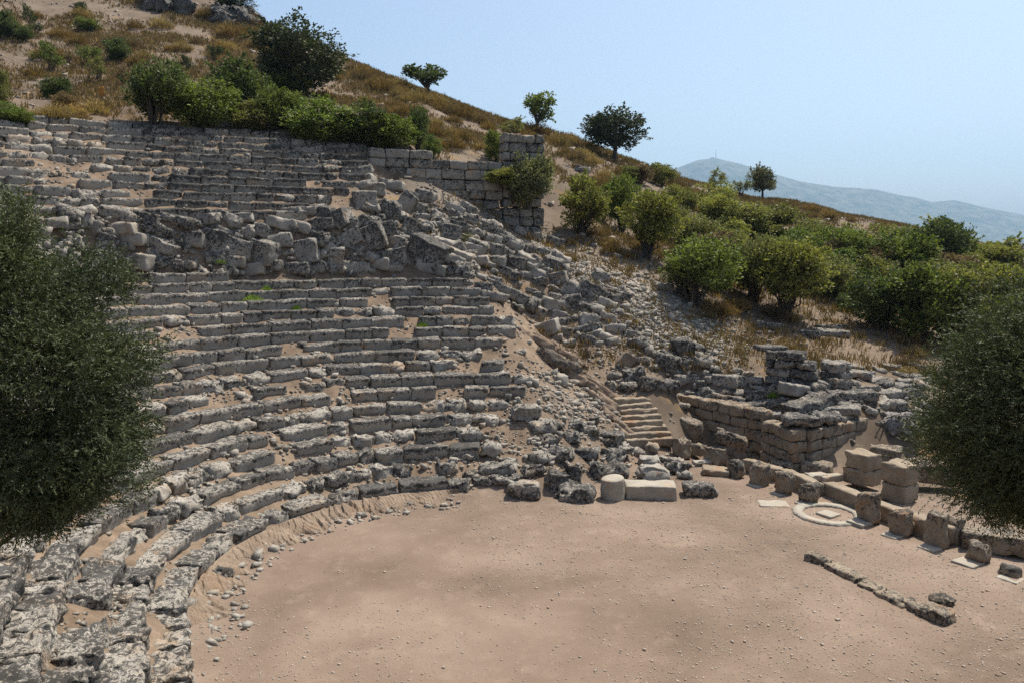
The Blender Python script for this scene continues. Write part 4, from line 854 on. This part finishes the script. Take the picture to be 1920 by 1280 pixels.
TREES = [('big', 'evergreen_tree', 560, 178, 196, 142, 'deep', 'large dark round evergreen tree high on the hillside', 0), ('sparse', 'tree', 808, 182, 88, 62, 'dark', 'small windswept open tree on the skyline right of the large evergreen', 0), ('sparse', 'tree', 1003, 250, 74, 74, 'green', 'small ragged tree on the skyline above the wall pier', 1),
         ('tree', 'olive_tree', 1153, 304, 118, 96, 'deep', 'round-crowned olive tree with bare trunk standing on the skyline', 0), ('tree', 'olive_tree', 1430, 374, 64, 62, 'grey', 'small round olive tree on the skyline in front of the blue mountain', 1), ('bush', 'evergreen_tree', 442, 24, 66, 40, 'deep', 'dark tree cut off by the top edge above the crag', 0)]
for kd, nm, bx, by, w_, h_, col, lab, v in TREES: plant(kd, nm, bx, by, w_, h_, col, lab, 'tree', None, var=v, yaw=0 if kd == 'sparse' else None)
TOPB = [('open', 285, 236, 112, 122, 'dark', 12), ('bush', 380, 240, 120, 95, 'green', 0), ('bush', 345, 190, 60, 50, 'green', 0), ('open', 448, 225, 100, 112, 'dark', 0), ('bush', 470, 246, 84, 58, 'olive', 0), ('bush', 535, 242, 84, 72, 'green', 0), ('bush', 545, 178, 78, 46, 'bright', 0), ('bush', 605, 268, 132, 82, 'bright', 0),
        ('bush', 690, 276, 78, 86, 'dark', 0), ('bush', 735, 284, 104, 70, 'green', 0), ('open', 784, 290, 46, 92, 'dark', 0), ('bush', 808, 294, 38, 42, 'bright', 0), ('open', 505, 248, 60, 90, 'green', 0), ('bush', 655, 268, 56, 62, 'dark', 0)]
for k, (kd, bx, by, w_, h_, col, dx) in enumerate(sorted(TOPB, key=lambda t: t[1])):
    plant(kd, 'shrub', bx, by, w_, h_, col, f"{dict(dark='dark green', green='green', olive='olive-toned', bright='fresh green')[col]} shrub, {ordw(k + 1)} from left in the thicket behind the top tier", 'shrub', 'shrubs in the thicket behind the top tier', dx)
HILL = [('leggy', 95, 142, 58, 64, 'green'), ('leggy', 165, 128, 46, 50, 'green'), ('bush', 222, 116, 50, 44, 'dark'), ('leggy', 186, 158, 42, 50, 'olive'), ('bush', 104, 186, 50, 46, 'dark'), ('bush', 42, 78, 30, 28, 'dark'), ('bush', 12, 72, 44, 52, 'dark'), ('bush', 45, 74, 34, 30, 'dark'), ('bush', 18, 234, 52, 44, 'bright'), ('bush', 48, 236, 36, 30, 'green'),
        ('leggy', 402, 120, 32, 40, 'deep'), ('bush', 150, 26, 28, 22, 'deep'), ('bush', 5, 200, 34, 70, 'olive'), ('leggy', 350, 140, 30, 36, 'deep'), ('bush', 165, 60, 44, 26, 'green'), ('leggy', 55, 60, 26, 50, 'dark'), ('leggy', 70, 66, 28, 26, 'deep'), ('bush', 120, 210, 40, 40, 'brown'), ('bush', 418, 12, 36, 22, 'deep'), ('leggy', 230, 160, 30, 36, 'brown'), ('leggy', 130, 120, 26, 26, 'brown')]
for k, (kd, bx, by, w_, h_, col) in enumerate(sorted(HILL, key=lambda t: t[1])):
    plant(kd, 'shrub', bx, by, w_, h_, col, f"{dict(green='green', dark='dark', olive='olive', bright='bright green', deep='blackish', brown='brownish')[col]} shrub, {ordw(k + 1)} from left on the open upper hillside", 'shrub', 'lone shrubs on the upper hillside')
SLOPE = [('open', 1088, 440, 96, 108, 'yellow', 4), ('open', 1166, 440, 78, 110, 'green', 0), ('open', 1212, 485, 108, 128, 'yellow', 6), ('open', 1286, 568, 130, 128, 'green', 34), ('bush', 1342, 402, 74, 62, 'yellow', 0), ('bush', 1276, 412, 60, 66, 'olive', 0), ('bush', 1388, 465, 112, 88, 'olive', 0), ('bush', 1452, 465, 104, 86, 'olive', 0), ('bush', 1300, 470, 80, 74, 'olive', 0),
         ('open', 1412, 566, 96, 128, 'olive', 0), ('open', 1474, 594, 136, 146, 'yellow', 0), ('bush', 1500, 506, 86, 84, 'bright', 0), ('bush', 1562, 508, 100, 84, 'green', 0), ('bush', 1548, 556, 92, 84, 'olive', 0), ('bush', 1618, 506, 100, 92, 'olive', 0), ('bush', 1682, 536, 118, 112, 'green', 0), ('open', 1752, 520, 100, 112, 'dark', 0), ('bush', 1652, 614, 112, 120, 'dark', 0),
         ('bush', 1716, 634, 132, 146, 'green', 0), ('bush', 1640, 560, 96, 84, 'olive', 0), ('bush', 1800, 640, 146, 150, 'olive', 0), ('bush', 1868, 600, 140, 112, 'yellow', 0), ('open', 1868, 520, 108, 62, 'olive', 0), ('bush', 1566, 556, 38, 34, 'grey', 0), ('bush', 1902, 660, 120, 120, 'green', 0), ('leggy', 1342, 366, 46, 46, 'olive', 0), ('leggy', 1388, 372, 40, 40, 'grey', 0), ('bush', 1520, 450, 64, 40, 'olive', 0),
         ('bush', 1440, 520, 84, 74, 'green', 0), ('bush', 1360, 500, 82, 74, 'olive', 0), ('bush', 1590, 585, 40, 40, 'dark', 0), ('bush', 1770, 575, 110, 90, 'olive', 0), ('bush', 1700, 470, 70, 50, 'green', 0), ('bush', 1240, 350, 52, 46, 'olive', 0), ('bush', 1200, 345, 44, 36, 'brown', 0), ('bush', 1180, 340, 40, 30, 'olive', 0), ('leggy', 1265, 350, 36, 36, 'brown', 0), ('leggy', 1800, 505, 70, 60, 'dark', 0)]
rr = random.Random(31)
for i in range(44):
    bx = rr.uniform(1250, 1915); f_ = (bx - 1250) / 665; by = rr.uniform(420 + 60 * f_, 560 + 110 * f_ ** 2)
    if 1490 < bx < 1640 and by > 555: continue
    s_ = rr.uniform(50, 100); SLOPE.append((rr.choice(['bush', 'bush', 'open', 'leggy']), bx, by, s_, s_ * rr.uniform(.7, .95), rr.choice(['olive', 'yellow', 'green', 'olive', 'yellow', 'bright', 'brown']), 0))
for k, (kd, bx, by, w_, h_, col, dx) in enumerate(sorted(SLOPE, key=lambda t: t[1])):
    plant(kd, 'shrub', bx, by, w_, h_, col, f"{dict(green='mid-green', dark='dark green', olive='olive', bright='bright green', yellow='yellow-green', grey='grey-green', brown='brownish')[col]} shrub, {ordw(k + 1)} from left on the slope right of the wall", 'shrub', 'shrubs on the slope right of the retaining wall', dx)
# growing out of the wall
q = at_y(990, 385, 48.8); plant('bush', 'shrub', 0, 0, 84, 104, 'grey', 'grey-green olive shrub growing out of the wall pier', 'shrub', None, base=q)
q = at_y(938, 350, 48.2); plant('bush', 'shrub', 0, 1, 54, 38, 'yellow', 'small yellow-green shrub on the wall left of the pier shrub', 'shrub', None, base=q)
plant('bush', 'shrub', 930, 305, 46, 62, 'green', 'green shrub behind the wall, left of the pier top', 'shrub', None); plant('leggy', 'shrub', 962, 262, 50, 40, 'olive', 'thin shrub on the hill just behind the pier top', 'shrub', None)
# dry ochre shrubs
rr = random.Random(12); DRYL = []
def dry(x0, x1, f, n, s0, s1):
    for i in range(n):
        bx = rr.uniform(x0, x1); lo, hi = f(bx); DRYL.append((bx, rr.uniform(lo, hi), rr.uniform(s0, s1)))
def skyl(x): return float(np.interp(x, [s_[0] for s_ in SKY], [s_[1] for s_ in SKY]))
dry(660, 1300, lambda x: (skyl(x) + 6, skyl(x) + 30), 44, 26, 46); dry(660, 930, lambda x: (skyl(x) + 30, 285), 24, 24, 46); dry(1020, 1300, lambda x: (skyl(x) + 25, skyl(x) + 75), 16, 22, 40); dry(0, 640, lambda x: (20, 190), 42, 22, 46)
dry(60, 260, lambda x: (200, 232), 10, 30, 52); dry(1040, 1260, lambda x: (440, 500), 12, 24, 44); dry(1300, 1500, lambda x: (575, 605), 9, 30, 50); dry(1480, 1800, lambda x: (skyl(x) + 6, skyl(x) + 25), 14, 18, 36); dry(1680, 1760, lambda x: (640, 720), 6, 30, 48); dry(380, 480, lambda x: (30, 110), 8, 26, 50)
SIDE = lambda x: 'on the right slope' if x > 1015 else 'on the skyline hillside' if x > 640 else 'on the upper left hillside'
cnt = {}
for bx, by, s_ in sorted(DRYL):
    sd_ = SIDE(bx); cnt[sd_] = cnt.get(sd_, 0) + 1; col = rr.choice(['ochre', 'ochre', 'ochre', 'straw', 'brown'])
    plant('dry', 'dry_shrub', bx, by, s_, s_ * rr.uniform(.55, .85), col, f"dry {dict(ochre='ochre', straw='straw-coloured', brown='brown')[col]} shrub, {ordw(cnt[sd_])} dry one from left {sd_}", 'dry shrub', 'dry shrubs ' + sd_)
for k, (bx, by, w_, h_, lab) in enumerate([(745, 340, 30, 36, 'leafless twiggy shrub at the foot of the wall'), (800, 400, 34, 40, 'leafless reddish shrub among blocks below the wall'), (872, 448, 36, 36, 'leafless shrub in the middle of the spilled blocks'), (955, 500, 50, 56, 'biggest leafless shrub, right end of the spilled blocks'), (1100, 668, 56, 46, 'leafless grey shrub beside the dark bedrock slab'), (1418, 636, 24, 26, 'small leafless shrub right of the talus'), (1190, 485, 60, 40, 'low leafless shrub under the yellow-green bush'), (920, 470, 36, 40, 'leafless shrub just left of the biggest one'), (1700, 715, 44, 34, 'grey leafless cushion on the mound')]):
    plant('twigs', 'bare_shrub', bx, by, w_, h_, 'brown', lab, 'bare shrub', 'leafless twiggy shrubs')
for k, (bx, by, w_, h_, col, lab) in enumerate([(474, 568, 36, 20, 'lime', 'bright green weed tuft on the seats, biggest one'), (500, 546, 16, 14, 'lime', 'small weed tuft just above the biggest weed tuft'), (556, 582, 16, 14, 'lime', 'small weed tuft right of the biggest one'), (792, 613, 18, 13, 'lime', 'lone weed tuft on the seats near the right end'), (606, 536, 12, 18, 'lime', 'weed tuft by the rubble bank'), (835, 516, 14, 14, 'lime', 'weed tuft on the top right block'),
                                               (412, 498, 22, 12, 'lime', 'weed tuft among the fallen blocks'), (313, 668, 14, 10, 'olive', 'tiny weed tuft beside the left olive tree'), (1448, 742, 22, 18, 'lime', 'yellowish plant on the stage wall top'), (180, 1095, 14, 9, 'yellow', 'tiny yellow weed near the bottom left stones'), (878, 455, 26, 26, 'olive', 'olive tuft among the spilled blocks'), (350, 246, 26, 24, 'straw', 'straw-coloured plant on the top tier'), (1710, 640, 26, 40, 'straw', 'tall yellow dried plant on the mound')]):
    plant('dry', 'weed_tuft', bx, by, w_, h_, col, lab, 'weed tuft', None)
# dry grass, too much to count
n = 85000; x = g.uniform(-62, 66, n); y = g.uniform(26, 118, n); z = zats(x, y); r = np.hypot(x - CX, y - CY); e_ = np.interp(r, _edge_r, EDGE_T); th = np.arctan2(y - CY, x - CX); X, Y, _ = proj(x, y, z)
ok = ((r > 31.8) | ((th < e_ - .15) & (z > 2.2) & (Y < 700))) & (n2(x, y, .16, 71, 3) + g.uniform(-.5, .5, n) > -.04)
P0 = np.stack([x, y, z], -1)[ok]; m = len(P0); P = np.repeat(P0, 9, 0) + np.c_[g.normal(0, .13, (m * 9, 2)), np.full(m * 9, -.03)]
V, Q = leaf_quads(P, np.c_[g.normal(0, .35, (m * 9, 2)), np.ones(m * 9)], g.uniform(.18, .6, m * 9), np.repeat(.022 + .0007 * P0[:, 1], 9), g)
link('dry_grass', mesh_np('dry_grass', V, Q, M_DRY), kind='stuff', label='dry ochre grass over the hillside', cat='grass', color=(.115, .085, .048))

# ------------------------------------------------------------------ the two near olive trees
def olive(q, crown_c, rx, ry, rz, ntw, seed, label, leafl=.062, trunk_r=.17):
    g = np.random.default_rng(seed); e = bpy.data.objects.new('olive_tree', None); COL.objects.link(e); e.location = q; e['label'] = label; e['category'] = 'tree'; e['kind'] = 'thing'
    cc = np.array(crown_c) - np.array(q); k = 115; C = []
    while len(C) < k:
        p = g.uniform(-1, 1, 3); d = np.linalg.norm(p)
        if .45 < d < 1: C.append(p * np.array([rx, ry, rz]) * .88 * (.8 + .3 * p[2] if p[2] < -.4 else 1))
    C = np.array(C) + cc; bag = Bag()
    i = g.integers(0, k, ntw); v = g.normal(size=(ntw, 3)); v /= np.linalg.norm(v, axis=1, keepdims=True); R = g.uniform(.36, .64, k)
    S = C[i] + v * (R[i] * g.uniform(.2, 1, ntw) ** .5)[:, None]
    out = (S - cc) / np.array([rx, ry, rz]); out /= np.linalg.norm(out, axis=1, keepdims=True) + 1e-6
    dn = out * .8 + g.normal(0, .55, (ntw, 3)) + [0, 0, .15]; dn /= np.linalg.norm(dn, axis=1, keepdims=True); tl = g.uniform(.18, .42, ntw); nl = 16
    t = np.linspace(.1, 1, nl)[None, :, None]; P = (S[:, None] + dn[:, None] * tl[:, None, None] * t); P[..., 2] -= .05 * (t[..., 0] ** 2); P = P.reshape(-1, 3)
    Dl = np.repeat(dn, nl, 0) * .8 + g.normal(0, .55, (ntw * nl, 3)); V, Q = leaf_quads(P, Dl, leafl * g.uniform(.65, 1.2, len(P)), leafl * .27, g)
    link('crown', mesh_np('crown', V, Q, M_OLIVE), parent=e, color=(.047, .063, .037))
    top = np.array([cc[0] * .35, cc[1] * .35, max(.7, (cc[2] - rz) * .9)]); limb(bag, (0, 0, -.3), top, trunk_r * 1.3, trunk_r * .85, g, .05, 8)
    for c in C[::3]: limb(bag, top * g.uniform(.7, 1), c, trunk_r * .35, .012, g, .06, 7)
    link('trunk', bag.mesh('trunk', M_BARK, True), parent=e)
cc = at_y(36, 752, 10.6); q = np.array([cc[0] - 2.1, cc[1] - .5, 0]); olive((q[0], q[1], zat(q[0], q[1]) - .1), cc, 1.55, 1.5, 2.9, 24000, 1, 'big dense olive tree in the left foreground, its crown hiding the seats')
cc = at_y(1945, 805, 10.4); q = (cc[0] + 1.5, cc[1], zat(cc[0] + 1.5, cc[1]) - .1); olive(q, cc, 1.2, 1.4, 1.95, 12000, 2, 'dense olive tree at the right edge in front of the stage ruins', .058)
# dead stump
q = hit(1690, 812); e = bpy.data.objects.new('dead_stump', None); COL.objects.link(e); e.location = (q[0], q[1], q[2] - .1); e['label'] = 'gnarled grey dead root stump on the stage ruins'; e['category'] = 'stump'; e['kind'] = 'thing'
g2 = np.random.default_rng(8); bag = Bag(); V, Q, li = stone(1.3, .9, .8, .07, .35, .12, .25, .2, 0); bag.add(V, Q, li)
for i in range(46):
    a = g2.uniform(0, 6.28); L = g2.uniform(.5, 1.25); limb(bag, (g2.normal(0, .3), g2.normal(0, .2), g2.uniform(.2, .8)), (math.cos(a) * L, math.sin(a) * L * .7, g2.uniform(-.1, 1.0)), g2.uniform(.04, .11), .012, g2, .14, 7)
link('roots', bag.mesh('roots', M_DEAD), parent=e)
q = at_z(30, 1265, 3.2); V, Q, li = stone(.9, .7, .9, .06, .25, .08, .14, .3, .1); link('boulder', mesh_np('boulder', xf(V, .5, .3, -.4), Q, M_GREYROCK, li), (q[0], q[1], zat(q[0], q[1]) - .1), label='tilted shaded rock at the bottom left corner under the olive tree', cat='boulder')
# small sign on the hillside
def flat_mat(name, c):
    m, t, b = new_mat(name); n = tnoise(t, pos(t), 12, 4); t.links.new(mix(t, n, c, tuple(v * .7 for v in c)), b.inputs['Base Color']); return m
M_SIGN = flat_mat('sign_orange', (.42, .20, .05)); M_RUST = flat_mat('rusty_steel', (.10, .06, .04))
q = hit(193, 214); e = bpy.data.objects.new('sign_post', None); COL.objects.link(e); e.location = q; e['label'] = 'small orange sign board on a thin post behind the top tier'; e['category'] = 'sign'; e['kind'] = 'thing'
V, Q, li = stone(.30, .03, .42, .1, .005, 0, 0, 0, 0); link('board', mesh_np('board', V, Q, M_SIGN, li), (0, 0, 1.0), parent=e); bag = Bag(); tube(bag, [(0, .02, -.1), (0, .02, .6), (0, .02, 1.35)], .022, .022); link('post', bag.mesh('post', M_RUST), parent=e)

# ------------------------------------------------------------------ water, mountains, mast
def grid_mesh(name, X, Y, Z, mat):
    ny, nx = Z.shape; i = np.arange(ny - 1)[:, None] * nx + np.arange(nx - 1)[None]; return mesh_np(name, np.stack([X, Y, Z], -1).reshape(-1, 3), np.stack([i, i + 1, i + nx + 1, i + nx], -1).reshape(-1, 4), mat, None, True)
m, t, b = new_mat('sea_water'); b.inputs['Base Color'].default_value = (.02, .05, .07, 1); b.inputs['Roughness'].default_value = .12; b.inputs['Specular IOR Level'].default_value = .5; bump(t, b, tnoise(t, pos(t), .2, 4), .3, .4)
xs = np.linspace(-4000, 8000, 60); ys = np.linspace(0, 1, 5); X, T = np.meshgrid(xs, ys); Y = 4300 + T * 2600 + 180 * np.sin(X / 700) * (1 - T); link('water', grid_mesh('water', X, Y, np.full(X.shape, PLAIN + .6), m), kind='structure', label='strip of sea below the far mountain', cat='water')
m, t, b = new_mat('mountain_scrub'); n_ = tnoise(t, pos(t), .012, 8, .65); t.links.new(ramp(t, n_, [(.4, (.035, .05, .028)), (.62, (.13, .125, .09))]), b.inputs['Base Color'])
RPX = [(900, 455), (1050, 420), (1150, 375), (1260, 318), (1305, 301), (1340, 296), (1385, 306), (1440, 322), (1500, 340), (1560, 350), (1640, 355), (1690, 367), (1715, 370), (1745, 379), (1790, 375), (1850, 390), (1920, 404), (2050, 425), (2200, 440), (2400, 452)]
us = np.linspace(900, 2400, 260); YR = 7300.
rid = np.array([at_y(u, np.interp(u, [a_[0] for a_ in RPX], [a_[1] for a_ in RPX]), YR) for u in us]); vs = np.linspace(0, 1, 40)
prof = np.where(vs < .6, smooth(0, .6, vs) * .65 + .35 * (vs / .6), 1 - .9 * smooth(.6, 1, vs)); prof[0] = 0
X = np.repeat(rid[None, :, 0], 40, 0) * (1 + (vs[:, None] - .6) * .15); Y = YR + (vs[:, None] - .6) * 2400 + 0 * X
Z = PLAIN + (rid[None, :, 2] - PLAIN) * prof[:, None]; Z += (prof[:, None] * (1 - prof[:, None]) * 3.4 + .10) * 34 * n2(X, Y, .0032, 31, 4) * (prof[:, None] > 0) ; Z[0] = PLAIN - 3; Z[-1] = PLAIN - 3
link('mountains', grid_mesh('mountains', X, Y, Z, m), kind='structure', label='long blue hazy mountain ridge beyond the sea', cat='mountain')
q = at_y(1342, 299, YR); bag = Bag(); tube(bag, [q + [0, 0, -8], q + [0, 0, 30], q + [0, 0, 78]], 2.6, 1.6, 6); link('radio_mast', bag.mesh('radio_mast', M_RUST), label='tiny radio mast on the mountain summit', cat='mast')
q = at_y(1335, 298, YR); V, Q, li = stone(34, 22, 14, 6, 1, .1, .1, 0, 0); link('summit_building', mesh_np('summit_building', V, Q, M_PALE, li), (q[0], q[1], q[2] - 5), label='tiny building beside the mast on the summit', cat='building')

# ------------------------------------------------------------------ haze: one even body of air round the whole place
HX = [(-8900, -1600, -36), (9100, 10200, 1100)]
V = np.array([[HX[i][0], HX[j][1], HX[k][2]] for i in (0, 1) for j in (0, 1) for k in (0, 1)]); Q = np.array([(0, 1, 3, 2), (4, 6, 7, 5), (0, 4, 5, 1), (2, 3, 7, 6), (0, 2, 6, 4), (1, 5, 7, 3)])
m = bpy.data.materials.new('haze_air'); m.use_nodes = True; t = m.node_tree; t.nodes.clear(); o = t.nodes.new('ShaderNodeOutputMaterial'); v = t.nodes.new('ShaderNodeVolumePrincipled')
v.inputs['Color'].default_value = (.44, .71, 1.0, 1); v.inputs['Density'].default_value = .000095; v.inputs['Anisotropy'].default_value = .3
t.links.new(v.outputs[0], o.inputs['Volume'])
try:
    m.cycles.homogeneous_volume = True; m.cycles.volume_sampling = 'DISTANCE'
except Exception: pass
link('haze', mesh_np('haze', V, Q, m), kind='stuff', label='thin blue summer haze over the whole landscape', cat='haze')
